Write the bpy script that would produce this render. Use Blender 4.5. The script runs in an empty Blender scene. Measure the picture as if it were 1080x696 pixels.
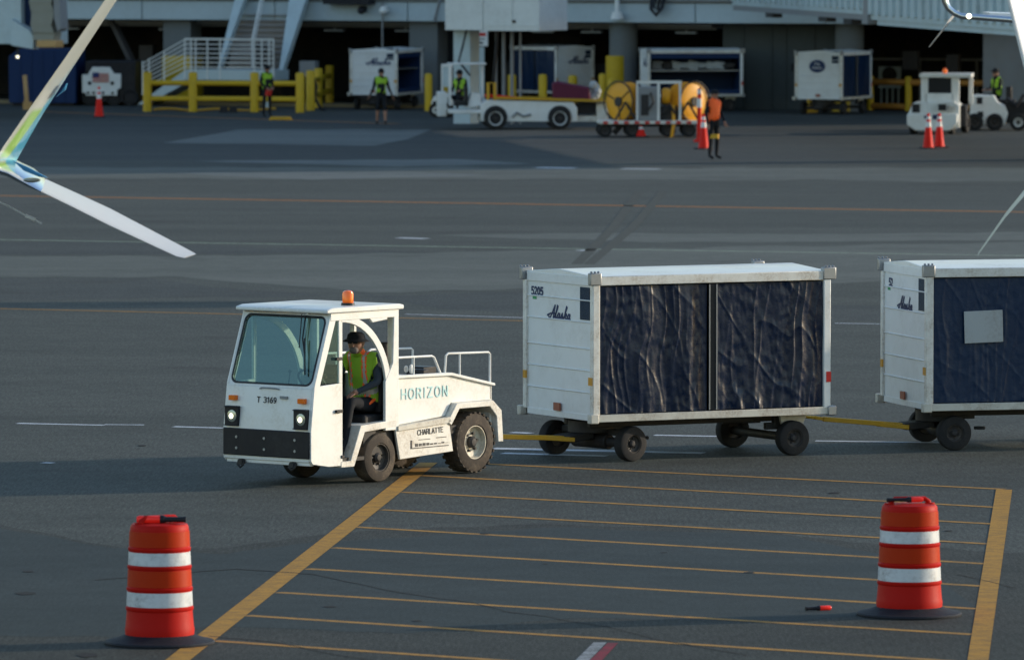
import bpy, bmesh, math, random
from mathutils import Vector, Matrix, noise
from mathutils.bvhtree import BVHTree
random.seed(7)
SKYS, SUNS, EXPO = .145, 2.7, .70; SKYT = (.90,.97,1.10)
R = math.radians
SC = bpy.context.scene
COL = SC.collection
# ------------------------------------------------------------------ camera maths
F, H, PITCH = 7500.0, 6.15, math.atan(433/7500)
cp, sp = math.cos(PITCH), math.sin(PITCH)
def ray(px, py):
    vx = (px-540)/F; vz = -(py-348)/F
    return Vector((vx, cp+vz*sp, -sp+vz*cp))
def G(px, py, z=0.0):
    d = ray(px, py); t = (z-H)/d.z
    return Vector((d.x*t, d.y*t, z))
def P(px, py, D):
    d = ray(px, py); t = D/d.y
    return Vector((d.x*t, D, H+d.z*t))
# ------------------------------------------------------------------ materials
MATS = {}
def nodes(name):
    m = bpy.data.materials.new(name); m.use_nodes = True
    nt = m.node_tree; b = nt.nodes['Principled BSDF']
    MATS[name] = m
    return m, nt, b
def N(nt, t, **kw):
    n = nt.nodes.new(t)
    for k, v in kw.items():
        if k in n.inputs: n.inputs[k].default_value = v
        else: setattr(n, k, v)
    return n
def ramp(nt, src, p0, p1, c0=(0,0,0,1), c1=(1,1,1,1)):
    r = nt.nodes.new('ShaderNodeValToRGB'); e = r.color_ramp.elements
    e[0].position = p0; e[1].position = p1; e[0].color = c0; e[1].color = c1
    nt.links.new(src, r.inputs[0]); return r.outputs[0]
def mixc(nt, fac, a, b, blend='MIX'):
    n = nt.nodes.new('ShaderNodeMix'); n.data_type = 'RGBA'; n.blend_type = blend
    for s, v in ((n.inputs[0], fac), (n.inputs[6], a), (n.inputs[7], b)):
        if hasattr(v, 'is_output'): nt.links.new(v, s)
        elif isinstance(v, (int, float)): s.default_value = v
        else: s.default_value = (*v[:3], 1)
    return n.outputs[2]
def coord(nt, scale=(1,1,1), kind='Object'):
    tc = nt.nodes.new('ShaderNodeTexCoord'); mp = nt.nodes.new('ShaderNodeMapping')
    mp.inputs['Scale'].default_value = scale
    nt.links.new(tc.outputs[kind], mp.inputs[0]); return mp.outputs[0]
def noise_f(nt, vec, scale, detail=4, rough=.6, dist=0):
    n = nt.nodes.new('ShaderNodeTexNoise'); n.inputs['Scale'].default_value = scale
    n.inputs['Detail'].default_value = detail; n.inputs['Roughness'].default_value = rough
    n.inputs['Distortion'].default_value = dist
    nt.links.new(vec, n.inputs['Vector']); return n.outputs['Fac']
def mat(name, c, rough=.5, metal=0, spec=None, dirt=0.0, dirtc=(.16,.12,.08), var=.12, bump=0, bscale=30, emit=None, es=1, coat=0, dscale=3.0):
    m, nt, b = nodes(name)
    v = coord(nt)
    nz = noise_f(nt, v, 6, 5)
    lo = tuple(x*(1-var) for x in c); hi = tuple(min(1, x*(1+var*.5)) for x in c)
    col = mixc(nt, nz, lo, hi)
    if dirt:
        d1 = noise_f(nt, v, dscale, 8, .7)
        d2 = noise_f(nt, v, dscale*9, 4, .7)
        mm = nt.nodes.new('ShaderNodeMath'); mm.operation = 'MULTIPLY'
        r1 = ramp(nt, d1, .44, .66); r2 = ramp(nt, d2, .3, .7)
        nt.links.new(r1, mm.inputs[0]); nt.links.new(r2, mm.inputs[1])
        m2 = nt.nodes.new('ShaderNodeMath'); m2.operation = 'MULTIPLY'; m2.inputs[1].default_value = dirt
        nt.links.new(mm.outputs[0], m2.inputs[0])
        col = mixc(nt, m2.outputs[0], col, dirtc)
    nt.links.new(col, b.inputs['Base Color'])
    rr = nt.nodes.new('ShaderNodeMapRange'); rr.inputs[3].default_value = max(0,rough-.08); rr.inputs[4].default_value = min(1,rough+.12)
    nt.links.new(noise_f(nt, v, 11, 3), rr.inputs[0]); nt.links.new(rr.outputs[0], b.inputs['Roughness'])
    b.inputs['Metallic'].default_value = metal
    b.inputs['Specular IOR Level'].default_value = spec if spec is not None else (.22 if max(c) < .13 else .4)
    if coat: b.inputs['Coat Weight'].default_value = coat
    if bump:
        bp = nt.nodes.new('ShaderNodeBump'); bp.inputs['Strength'].default_value = bump; bp.inputs['Distance'].default_value = .02
        nt.links.new(noise_f(nt, v, bscale, 5), bp.inputs['Height']); nt.links.new(bp.outputs[0], b.inputs['Normal'])
    if emit:
        b.inputs['Emission Color'].default_value = (*emit, 1); b.inputs['Emission Strength'].default_value = es
    return m
def glass(name, tint=(.75,.85,.8), refl=.12):
    m = bpy.data.materials.new(name); m.use_nodes = True; nt = m.node_tree
    nt.nodes.remove(nt.nodes['Principled BSDF']); out = nt.nodes['Material Output']
    tr = N(nt, 'ShaderNodeBsdfTransparent'); tr.inputs[0].default_value = (*tint, 1)
    gl = N(nt, 'ShaderNodeBsdfGlossy'); gl.inputs['Roughness'].default_value = .04; gl.inputs[0].default_value = (.72,1,.88,1)
    lw = N(nt, 'ShaderNodeLayerWeight'); lw.inputs[0].default_value = refl
    mx = N(nt, 'ShaderNodeMixShader')
    mr = N(nt, 'ShaderNodeMapRange'); mr.inputs[3].default_value = refl; mr.inputs[4].default_value = 1
    nt.links.new(lw.outputs['Fresnel'], mr.inputs[0]); nt.links.new(mr.outputs[0], mx.inputs[0])
    nt.links.new(tr.outputs[0], mx.inputs[1]); nt.links.new(gl.outputs[0], mx.inputs[2]); nt.links.new(mx.outputs[0], out.inputs[0])
    MATS[name] = m; return m

WHITE = mat('white_paint', (.78,.79,.77), .38, dirt=.55, dirtc=(.46,.42,.34), var=.05, coat=.2)
WHITED = mat('worn_white_paint', (.74,.73,.68), .5, dirt=.95, dirtc=(.33,.25,.17), var=.1, dscale=3.5)
CARTW = mat('cart_white_panel', (.72,.74,.74), .45, dirt=.45, dirtc=(.42,.40,.36), var=.08, dscale=1.6)
RUSTW = mat('scuffed_cream_rail', (.60,.58,.51), .55, dirt=.9, dirtc=(.22,.15,.10), var=.12, dscale=4)
ALU = mat('cast_aluminium', (.34,.35,.36), .42, metal=.7, dirt=.5, dirtc=(.2,.18,.16), dscale=8)
CHROME = mat('polished_metal', (.75,.77,.8), .14, metal=1, var=.04)
BLACK = mat('black_plate', (.016,.017,.022), .4, dirt=.4, dirtc=(.06,.06,.06))
DARK = mat('dark_steel', (.035,.034,.035), .55, dirt=.6, dirtc=(.10,.085,.07), dscale=7)
RUBBER = mat('tyre_rubber', (.022,.022,.023), .8, dirt=.5, dirtc=(.07,.065,.06), dscale=6)
RUBBERD = mat('dusty_tyre_rubber', (.06,.05,.042), .85, dirt=.9, dirtc=(.17,.135,.10), dscale=7)
RIMW = mat('cream_rim', (.62,.57,.46), .5, dirt=.9, dirtc=(.2,.13,.08), dscale=14)
RIMD = mat('dark_rim', (.05,.045,.042), .5, dirt=.8, dirtc=(.13,.10,.08), dscale=14)
RIMB = mat('pale_rim', (.62,.63,.62), .5, dirt=.4)
YEL = mat('yellow_paint', (.60,.33,.015), .5, dirt=.4, dirtc=(.25,.16,.05), dscale=5)
YELSAF = mat('safety_yellow', (.64,.41,.010), .5, dirt=.35, dirtc=(.25,.2,.05), dscale=2)
ORRAIL = mat('orange_rail', (.55,.24,.04), .5, dirt=.3)
ORANGE = mat('drum_orange', (.47,.010,.006), .5, spec=.10, dirt=.45, dirtc=(.30,.012,.010), var=.12, dscale=3)
ORBAND = mat('drum_orange_sheeting', (.44,.030,.004), .4, spec=.10, dirt=.35, dirtc=(.22,.02,.008), var=.1)
RED = mat('wand_red', (.80,.03,.02), .3, var=.1, emit=(1,.02,.01), es=.08)
WBAND = mat('white_sheeting', (.58,.62,.66), .35, dirt=1.0, dirtc=(.20,.21,.23), var=.10, dscale=6.5)
DKRUB = mat('base_rubber', (.016,.018,.024), .65, dirt=.4, dirtc=(.05,.05,.055), bump=.3, bscale=40)
NAVY = mat('navy_paint', (.012,.035,.11), .35)
TEAL = mat('teal_lettering', (.42,.68,.70), .5)
INK = mat('black_lettering', (.03,.03,.035), .5, dirt=.5, dirtc=(.35,.33,.3), dscale=20)
AMBER = mat('amber_lens', (.75,.16,.01), .2, emit=(1,.25,.02), es=.02)
BEACON = mat('beacon_lens', (.80,.13,.01), .12, emit=(1,.2,.02), es=.12, coat=.5)
AMBREF = mat('amber_reflector', (.62,.30,.03), .3, dirt=.5)
REDREF = mat('red_reflector', (.55,.02,.02), .3)
BRREF = mat('rusty_reflector', (.33,.09,.05), .5, dirt=.6)
LAMP = mat('lit_headlamp', (.9,.9,.8), .2, emit=(1,.95,.7), es=1.6)
LAMPL = mat('headlamp_glass', (.35,.37,.33), .15, metal=.5)
GREEN = mat('green_mark', (.03,.3,.12), .5)
SEATM = mat('seat_vinyl', (.02,.02,.022), .5)
GREY = mat('grey_metal', (.25,.26,.27), .5, dirt=.4)
CONCR = mat('column_concrete', (.15,.165,.17), .8, dirt=.3, dscale=.8)
FASCIA = mat('fascia_panel', (.44,.52,.55), .55, dirt=.3, dirtc=(.3,.31,.31), dscale=.4)
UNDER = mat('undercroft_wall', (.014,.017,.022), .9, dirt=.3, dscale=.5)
GREYW = mat('grey_block_wall', (.075,.088,.09), .85, dirt=.35, dirtc=(.07,.07,.07), dscale=.5)
BRIDGE = mat('bridge_cladding', (.50,.60,.63), .45, dirt=.3, dscale=.6)
CANVAS = mat('bellows_canvas', (.30,.29,.24), .8, bump=.3, bscale=8)
TAN = mat('tan_bar_and_amber_light', (.55,.33,.13), .6)  # tan tow bar, and the amber light painted under the bellows
DKBLUE = mat('dark_blue_panel', (.008,.03,.10), .5)
MAROON = mat('maroon_cover', (.12,.02,.045), .6, bump=.3, bscale=10)
HOSE = mat('yellow_hose', (.80,.36,.01), .45, dirt=.25)
CONEO = mat('cone_orange', (.72,.020,.010), .5, spec=.15, dirt=.2, dirtc=(.3,.05,.03))
CONEW = mat('cone_white', (.7,.7,.7), .4)
SKIN = mat('skin', (.36,.19,.13), .55, var=.08)
SHIRTG = mat('grey_sweatshirt', (.045,.055,.07), .85, bump=.4, bscale=40)
BLKC = mat('black_clothing', (.014,.016,.02), .85, bump=.2, bscale=30)
VESTG = mat('lime_vest', (.30,.52,.03), .7)
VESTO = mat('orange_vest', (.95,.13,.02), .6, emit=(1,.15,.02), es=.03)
SILVER = mat('reflective_tape', (.55,.52,.50), .3, metal=.3)
BEARD = mat('grey_beard', (.16,.14,.13), .9)
REDC = mat('red_cloth', (.6,.03,.02), .7)
STARB = mat('flag_blue', (.02,.035,.14), .6)
FLAGR = mat('flag_red', (.40,.03,.04), .6)
GLS = glass('clear_glass', (.26,.42,.36), .13)
STEELB = mat('brown_steel', (.07,.065,.065), .7)
GLD = mat('dark_window_glass', (.012,.016,.02), .08, coat=.5)
PASTEL = mat('worn_bag_white', (.40,.43,.44), .6, dirt=.4)
SILVD = mat('dull_silver', (.15,.18,.20), .3, metal=.4)
BLADE = mat('blade_paint', (.50,.52,.54), .4, var=.03)
# ------------------------------------------------------------------ mesh builder
def obj(name, me, parent=None):
    o = bpy.data.objects.new(name, me); COL.objects.link(o)
    if parent is not None: o.parent = parent
    return o
def tag(o, label=None, cat=None, group=None, kind=None):
    if label: o['label'] = label
    if cat: o['category'] = cat
    if group: o['group'] = group
    if kind: o['kind'] = kind
    return o
def empty(name, loc, rz=0, label=None, cat=None, group=None):
    o = obj(name, None); o.location = loc; o.rotation_euler = (0, 0, rz); o.empty_display_size = .2
    return tag(o, label, cat, group)
def copy_tree(o, parent=None):
    c = o.copy(); COL.objects.link(c)
    if parent is not None: c.parent = parent
    for ch in list(o.children): copy_tree(ch, c)
    return c
class MB:
    def __init__(s): s.v = []; s.f = []; s.m = []; s.cur = 0
    def add(s, vs, fs, m=None):
        o = len(s.v); s.v += [tuple(v) for v in vs]
        for f in fs: s.f.append([i+o for i in f]); s.m.append(s.cur if m is None else m)
        return s
    def box(s, x0, x1, y0, y1, z0, z1, m=None):
        vs = [(x,y,z) for z in (z0,z1) for y in (y0,y1) for x in (x0,x1)]
        return s.add(vs, [(0,2,3,1),(4,5,7,6),(0,1,5,4),(2,6,7,3),(0,4,6,2),(1,3,7,5)], m)
    def obox(s, c, size, rot=(0,0,0), m=None):
        from mathutils import Euler
        M = Euler(rot).to_matrix(); c = Vector(c); a,b,d = (q/2 for q in size)
        vs = [c+M@Vector((x,y,z)) for z in (-d,d) for y in (-b,b) for x in (-a,a)]
        return s.add(vs, [(0,2,3,1),(4,5,7,6),(0,1,5,4),(2,6,7,3),(0,4,6,2),(1,3,7,5)], m)
    def bar(s, p0, p1, w, h, m=None):
        p0 = Vector(p0); p1 = Vector(p1); d = (p1-p0).normalized()
        up = Vector((0,0,1)) if abs(d.z) < .95 else Vector((1,0,0))
        r = d.cross(up).normalized(); u = r.cross(d)
        vs = [p+r*a*w/2+u*b*h/2 for p in (p0,p1) for a,b in ((-1,-1),(1,-1),(1,1),(-1,1))]
        return s.add(vs, [(3,2,1,0),(4,5,6,7),(0,1,5,4),(1,2,6,5),(2,3,7,6),(3,0,4,7)], m)
    def cyl(s, p0, p1, r0, r1=None, n=16, m=None):
        r1 = r0 if r1 is None else r1
        p0 = Vector(p0); p1 = Vector(p1); d = (p1-p0).normalized()
        up = Vector((0,0,1)) if abs(d.z) < .9 else Vector((1,0,0))
        a = d.cross(up).normalized(); b = d.cross(a)
        vs = [p+(a*math.cos(t)+b*math.sin(t))*r for p, r in ((p0,r0),(p1,r1)) for t in [2*math.pi*i/n for i in range(n)]]
        fs = [(i, (i+1)%n, n+(i+1)%n, n+i) for i in range(n)] + [tuple(range(n-1,-1,-1)), tuple(range(n,2*n))]
        return s.add(vs, fs, m)
    def tube(s, pts, r, n=8, m=None):
        pts = [Vector(p) for p in pts]; vs = []; prev = None
        for i, p in enumerate(pts):
            d = (pts[min(i+1,len(pts)-1)]-pts[max(i-1,0)]).normalized()
            if prev is None:
                up = Vector((0,0,1)) if abs(d.z) < .9 else Vector((1,0,0)); a = d.cross(up).normalized()
            else: a = (prev-d*prev.dot(d)).normalized()
            prev = a; b = d.cross(a)
            vs += [p+(a*math.cos(2*math.pi*k/n)+b*math.sin(2*math.pi*k/n))*r for k in range(n)]
        fs = [(i*n+k, i*n+(k+1)%n, (i+1)*n+(k+1)%n, (i+1)*n+k) for i in range(len(pts)-1) for k in range(n)]
        L = (len(pts)-1)*n
        fs += [tuple(range(n-1,-1,-1)), tuple(range(L,L+n))]
        return s.add(vs, fs, m)
    def prism(s, poly, plane, a, b, m=None):
        n = len(poly)
        def q(u, w, t): return {'xz':(u,t,w),'yz':(t,u,w),'xy':(u,w,t)}[plane]
        vs = [q(u,w,a) for u,w in poly]+[q(u,w,b) for u,w in poly]
        fs = [tuple(range(n)), tuple(range(2*n-1,n-1,-1))]+[(i,n+i,n+(i+1)%n,(i+1)%n) for i in range(n)]
        return s.add(vs, fs, m)
    def lathe(s, prof, c=(0,0,0), axis='z', n=32, m=None, cap=True):
        c = Vector(c); vs = []; k = len(prof)
        for r, h in prof:
            for i in range(n):
                t = 2*math.pi*i/n; a, b = r*math.cos(t), r*math.sin(t)
                vs.append(c+Vector({'z':(a,b,h),'y':(a,h,b),'x':(h,a,b)}[axis]))
        fs = [(j*n+i, j*n+(i+1)%n, (j+1)*n+(i+1)%n, (j+1)*n+i) for j in range(k-1) for i in range(n)]
        if cap and prof[0][0] > 1e-5: fs.append(tuple(range(n-1,-1,-1)))
        if cap and prof[-1][0] > 1e-5: fs.append(tuple(range((k-1)*n,k*n)))
        return s.add(vs, fs, m)
    def ball(s, c, r, sc=(1,1,1), n=16, m=None):
        k = n//2; c = Vector(c); vs = []
        for j in range(k+1):
            ph = math.pi*j/k
            for i in range(n):
                t = 2*math.pi*i/n
                vs.append(c+Vector((r*sc[0]*math.sin(ph)*math.cos(t), r*sc[1]*math.sin(ph)*math.sin(t), r*sc[2]*math.cos(ph))))
        fs = [(j*n+i, (j+1)*n+i, (j+1)*n+(i+1)%n, j*n+(i+1)%n) for j in range(k) for i in range(n)]
        return s.add(vs, fs, m)
    def mesh(s, name, mats, smooth=30):
        me = bpy.data.meshes.new(name); me.from_pydata(s.v, [], s.f)
        for m in (mats if isinstance(mats, (list,tuple)) else [mats]): me.materials.append(m)
        me.polygons.foreach_set('material_index', s.m)
        bm = bmesh.new(); bm.from_mesh(me); bmesh.ops.remove_doubles(bm, verts=bm.verts, dist=1e-5)
        bmesh.ops.recalc_face_normals(bm, faces=bm.faces); bm.to_mesh(me); bm.free()
        me.polygons.foreach_set('use_smooth', [True]*len(me.polygons))
        me.set_sharp_from_angle(angle=R(smooth)); return me
    def build(s, name, mats, parent=None, bevel=0, smooth=30, **kw):
        o = obj(name, s.mesh(name, mats, smooth), parent)
        if bevel:
            b = o.modifiers.new('bevel', 'BEVEL'); b.width = bevel; b.segments = 2; b.limit_method = 'ANGLE'; b.angle_limit = R(35)
            b.harden_normals = False
        return tag(o, **kw)
def text(name, s, origin, xd, ud, size, m, parent=None, extrude=.0015, shear=0, offset=0, space=1, width=1, label=None):
    cu = bpy.data.curves.new(name, 'FONT'); cu.body = s; cu.size = size; cu.extrude = extrude; cu.shear = shear
    cu.offset = offset; cu.space_character = space; cu.align_x = 'CENTER'; cu.align_y = 'CENTER'; cu.resolution_u = 3
    t = bpy.data.objects.new(name, cu); COL.objects.link(t)
    dg = bpy.context.evaluated_depsgraph_get(); me = bpy.data.meshes.new_from_object(t.evaluated_get(dg))
    bpy.data.objects.remove(t); bpy.data.curves.remove(cu)
    xd = Vector(xd).normalized(); ud = Vector(ud).normalized(); nd = xd.cross(ud)
    M = Matrix((xd*width, ud, nd)).transposed().to_4x4(); M.translation = Vector(origin)
    me.transform(M); me.name = name; me.materials.clear(); me.materials.append(m)
    o = obj(name, me, parent)
    if label: o['label'] = label
    return o
GLY = {
'H':[[(0,0),(0,1)],[(.7,0),(.7,1)],[(0,.5),(.7,.5)]], 'I':[[(.1,0),(.1,1)]], 'Z':[[(0,1),(.65,1),(0,0),(.68,0)]], 'N':[[(0,0),(0,1),(.68,0),(.68,1)]],
'R':[[(0,0),(0,1),(.4,1),(.58,.93),(.64,.76),(.58,.59),(.4,.52),(0,.52)],[(.36,.52),(.66,0)]],
'T':[[(0,1),(.7,1)],[(.35,0),(.35,1)]], 'L':[[(0,1),(0,0),(.55,0)]], 'E':[[(.58,1),(0,1),(0,0),(.58,0)],[(0,.52),(.5,.52)]],
'A':[[(0,0),(.36,1),(.72,0)],[(.13,.34),(.59,.34)]],
'1':[[(.05,.8),(.28,1),(.28,0)]], '5':[[(.58,1),(.08,1),(.03,.55),(.3,.62),(.52,.53),(.6,.32),(.5,.08),(.28,0),(.02,.1)]],
'2':[[(.02,.8),(.1,.95),(.3,1),(.52,.92),(.58,.74),(.45,.48),(0,0),(.62,0)]], '3':[[(.02,.92),(.28,1),(.52,.93),(.57,.75),(.48,.58),(.25,.53),(.5,.47),(.6,.27),(.5,.06),(.27,0),(0,.09)]],
' ':[]}
def _arc(cx,cy,rx,ry,a0,a1,n=14): return [(cx+rx*math.cos(R(a0+(a1-a0)*k/n)), cy+ry*math.sin(R(a0+(a1-a0)*k/n))) for k in range(n+1)]
GLY['O'] = [_arc(.40,.5,.40,.5,0,360,20)]; GLY['0'] = [_arc(.3,.5,.28,.5,0,360,16)]; GLY['C'] = [_arc(.40,.5,.40,.5,48,312,14)]
GLY['6'] = [_arc(.3,.31,.28,.31,0,360,14), [(.02,.31),(.08,.65),(.25,.92),(.45,1)]]; GLY['9'] = [_arc(.3,.69,.28,.31,0,360,14), [(.58,.69),(.52,.35),(.35,.08),(.15,0)]]
GW = {'I':.2,'1':.42,' ':.4,'O':.8,'C':.72,'H':.7,'Z':.68,'N':.68,'R':.66,'T':.7,'L':.55,'E':.58,'A':.72}
SCRIPT = [[(-.10,.30),(.0,.02),(.10,.0),(.30,.42),(.50,.98),(.54,1.0),(.50,.5),(.48,.04),(.56,.0)], [(-.22,.22),(.1,.36),(.42,.40),(.6,.40)],
 [(.62,.10),(.78,.55),(.88,.95),(.80,1.0),(.74,.6),(.70,.08),(.78,.0),(.88,.12)],
 [(1.18,.40),(1.02,.42),(.92,.22),(.96,.04),(1.08,.06),(1.18,.36),(1.16,.06),(1.24,.02),(1.32,.14)],
 [(1.32,.14),(1.46,.44),(1.50,.20),(1.46,.02),(1.34,.04),(1.52,.03),(1.62,.14)],
 [(1.66,.0),(1.78,.5),(1.90,.92),(1.84,.98),(1.76,.55),(1.70,.02)], [(1.74,.22),(1.92,.42),(1.94,.30),(1.80,.24),(1.94,.02),(2.04,.10)],
 [(2.34,.40),(2.18,.42),(2.08,.22),(2.12,.04),(2.24,.06),(2.34,.36),(2.32,.06),(2.42,.04)]]
def strokes(name, polys, origin, xd, ud, k, w, m, parent, label=None, shear=0, depth=.003):
    xd = Vector(xd).normalized(); ud = Vector(ud).normalized(); nd = xd.cross(ud); O = Vector(origin); mb = MB()
    for j, pl in enumerate(polys):
        off = nd*(.0004*(j % 5))
        pts = [((x+shear*y)*k, y*k) for x, y in pl]
        for i in range(len(pts)-1):
            (x0,y0),(x1,y1) = pts[i], pts[i+1]; L = math.hypot(x1-x0,y1-y0) or 1e-6; dx, dy = (x1-x0)/L*w/2, (y1-y0)/L*w/2
            q = [(x0-dx*.7-dy,y0-dy*.7+dx),(x1+dx*.7-dy,y1+dy*.7+dx),(x1+dx*.7+dy,y1+dy*.7-dx),(x0-dx*.7+dy,y0-dy*.7-dx)]
            e = off+nd*(.0002*(i % 4)); vs = [O+xd*a+ud*b+e for a,b in q]+[O+xd*a+ud*b+e+nd*depth for a,b in q]
            mb.add(vs, [(0,3,2,1),(4,5,6,7),(0,1,5,4),(1,2,6,5),(2,3,7,6),(3,0,4,7)])
    return mb.build(name, m, parent, label=label)
def letters(name, s, origin, xd, ud, h, w, m, parent, sp=.28, width=None):
    """sans lettering drawn with even strokes, centred on origin"""
    tot = sum(GW.get(c,.6) for c in s)+sp*(len(s)-1); polys = []; x = -tot/2
    for c in s:
        for pl in GLY[c]: polys.append([(x+a, b-.5) for a, b in pl])
        x += GW.get(c,.6)+sp
    return strokes(name, polys, origin, xd, ud, h, w, m, parent, label=s)
def flat(name, pts, m, z=.004, **kw):
    me = bpy.data.meshes.new(name); me.from_pydata([(p[0],p[1],z) for p in pts], [], [tuple(range(len(pts)))])
    if me.polygons[0].normal.z < 0: me.flip_normals()
    me.materials.append(m); return tag(obj(name, me), kind='structure', **kw)
def make_wheel(parent, c, r, w, side, tyre=RUBBER, rim=RIMD, lugs=0, steer=0, rimr=.55):
    """wheel with axis along local y; side=+1 outer face toward +y"""
    hub = MB(); hub.lathe([(0,-w*.3),(r*.2,-w*.3),(r*.2,side*w*.30),(r*.12,side*w*.40),(0,side*w*.42)] if side>0 else
                          [(0,w*.3),(r*.2,w*.3),(r*.2,-w*.30),(r*.12,-w*.40),(0,-w*.42)], axis='y', n=20)
    for k in range(6):
        t = k*math.pi/3
        hub.cyl((r*.3*math.cos(t), side*w*.12, r*.3*math.sin(t)), (r*.3*math.cos(t), side*w*.26, r*.3*math.sin(t)), r*.045, n=6)
    o = hub.build('wheel', DARK, parent); o.location = c; o.rotation_euler = (0, random.random()*2, steer)
    t = MB(); q = r*rimr
    t.lathe([(q,-w*.42),(q*1.08,-w*.5),(r*.86,-w*.5),(r*.96,-w*.44),(r,-w*.3),(r,w*.3),(r*.96,w*.44),(r*.86,w*.5),(q*1.08,w*.5),(q,w*.42),(q,-w*.42)], axis='y', n=48, cap=False)
    for k in range(lugs):
        a = 2*math.pi*k/lugs
        for sgn in (-1, 1):
            aa = a+(math.pi/lugs if sgn > 0 else 0)
            t.obox((r*.985*math.cos(aa), sgn*w*.27, r*.985*math.sin(aa)), (r*.05, w*.46, r*.11), (0, -aa, sgn*.0))
    t.build('tyre', tyre, o, smooth=40)
    k = MB(); s = side
    k.lathe([(q*1.02,s*w*.46),(q*.97,s*w*.46),(q*.88,s*w*.22),(q*.5,s*w*.12),(q*.36,s*w*.16),(q*.3,s*w*.16),(q*.3,-s*w*.1),(q*.9,-s*w*.2),(q*1.02,-s*w*.44)], axis='y', n=32, cap=False)
    k.build('rim', rim, o)
    return o
# ------------------------------------------------------------------ people
def skin_mesh(verts, edges, radii, roots, sub=1):
    me = bpy.data.meshes.new('sk'); me.from_pydata([tuple(v) for v in verts], edges, [])
    o = obj('sk', me); md = o.modifiers.new('s', 'SKIN'); md.use_smooth_shade = True
    for i, r in enumerate(radii):
        d = me.skin_vertices[0].data[i]; d.radius = r if isinstance(r, tuple) else (r, r); d.use_root = i in roots
    ss = o.modifiers.new('u', 'SUBSURF'); ss.levels = sub; ss.render_levels = sub
    dg = bpy.context.evaluated_depsgraph_get(); out = bpy.data.meshes.new_from_object(o.evaluated_get(dg))
    bpy.data.objects.remove(o); bpy.data.meshes.remove(me); return out
STAND = dict(pel=(0,0,.95), waist=(0,0,1.10), chest=(.0,0,1.32), neck=(.0,0,1.48), head=(.03,0,1.62),
  shL=(0,.17,1.42), elL=(-.03,.23,1.14), wrL=(.05,.24,.90), shR=(0,-.17,1.42), elR=(-.03,-.23,1.14), wrR=(.05,-.24,.90),
  hiL=(0,.09,.90), knL=(.02,.11,.50), anL=(-.02,.12,.09), toL=(.14,.13,.04), hiR=(0,-.09,.90), knR=(.02,-.11,.50), anR=(-.02,-.12,.09), toR=(.14,-.13,.04))
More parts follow.
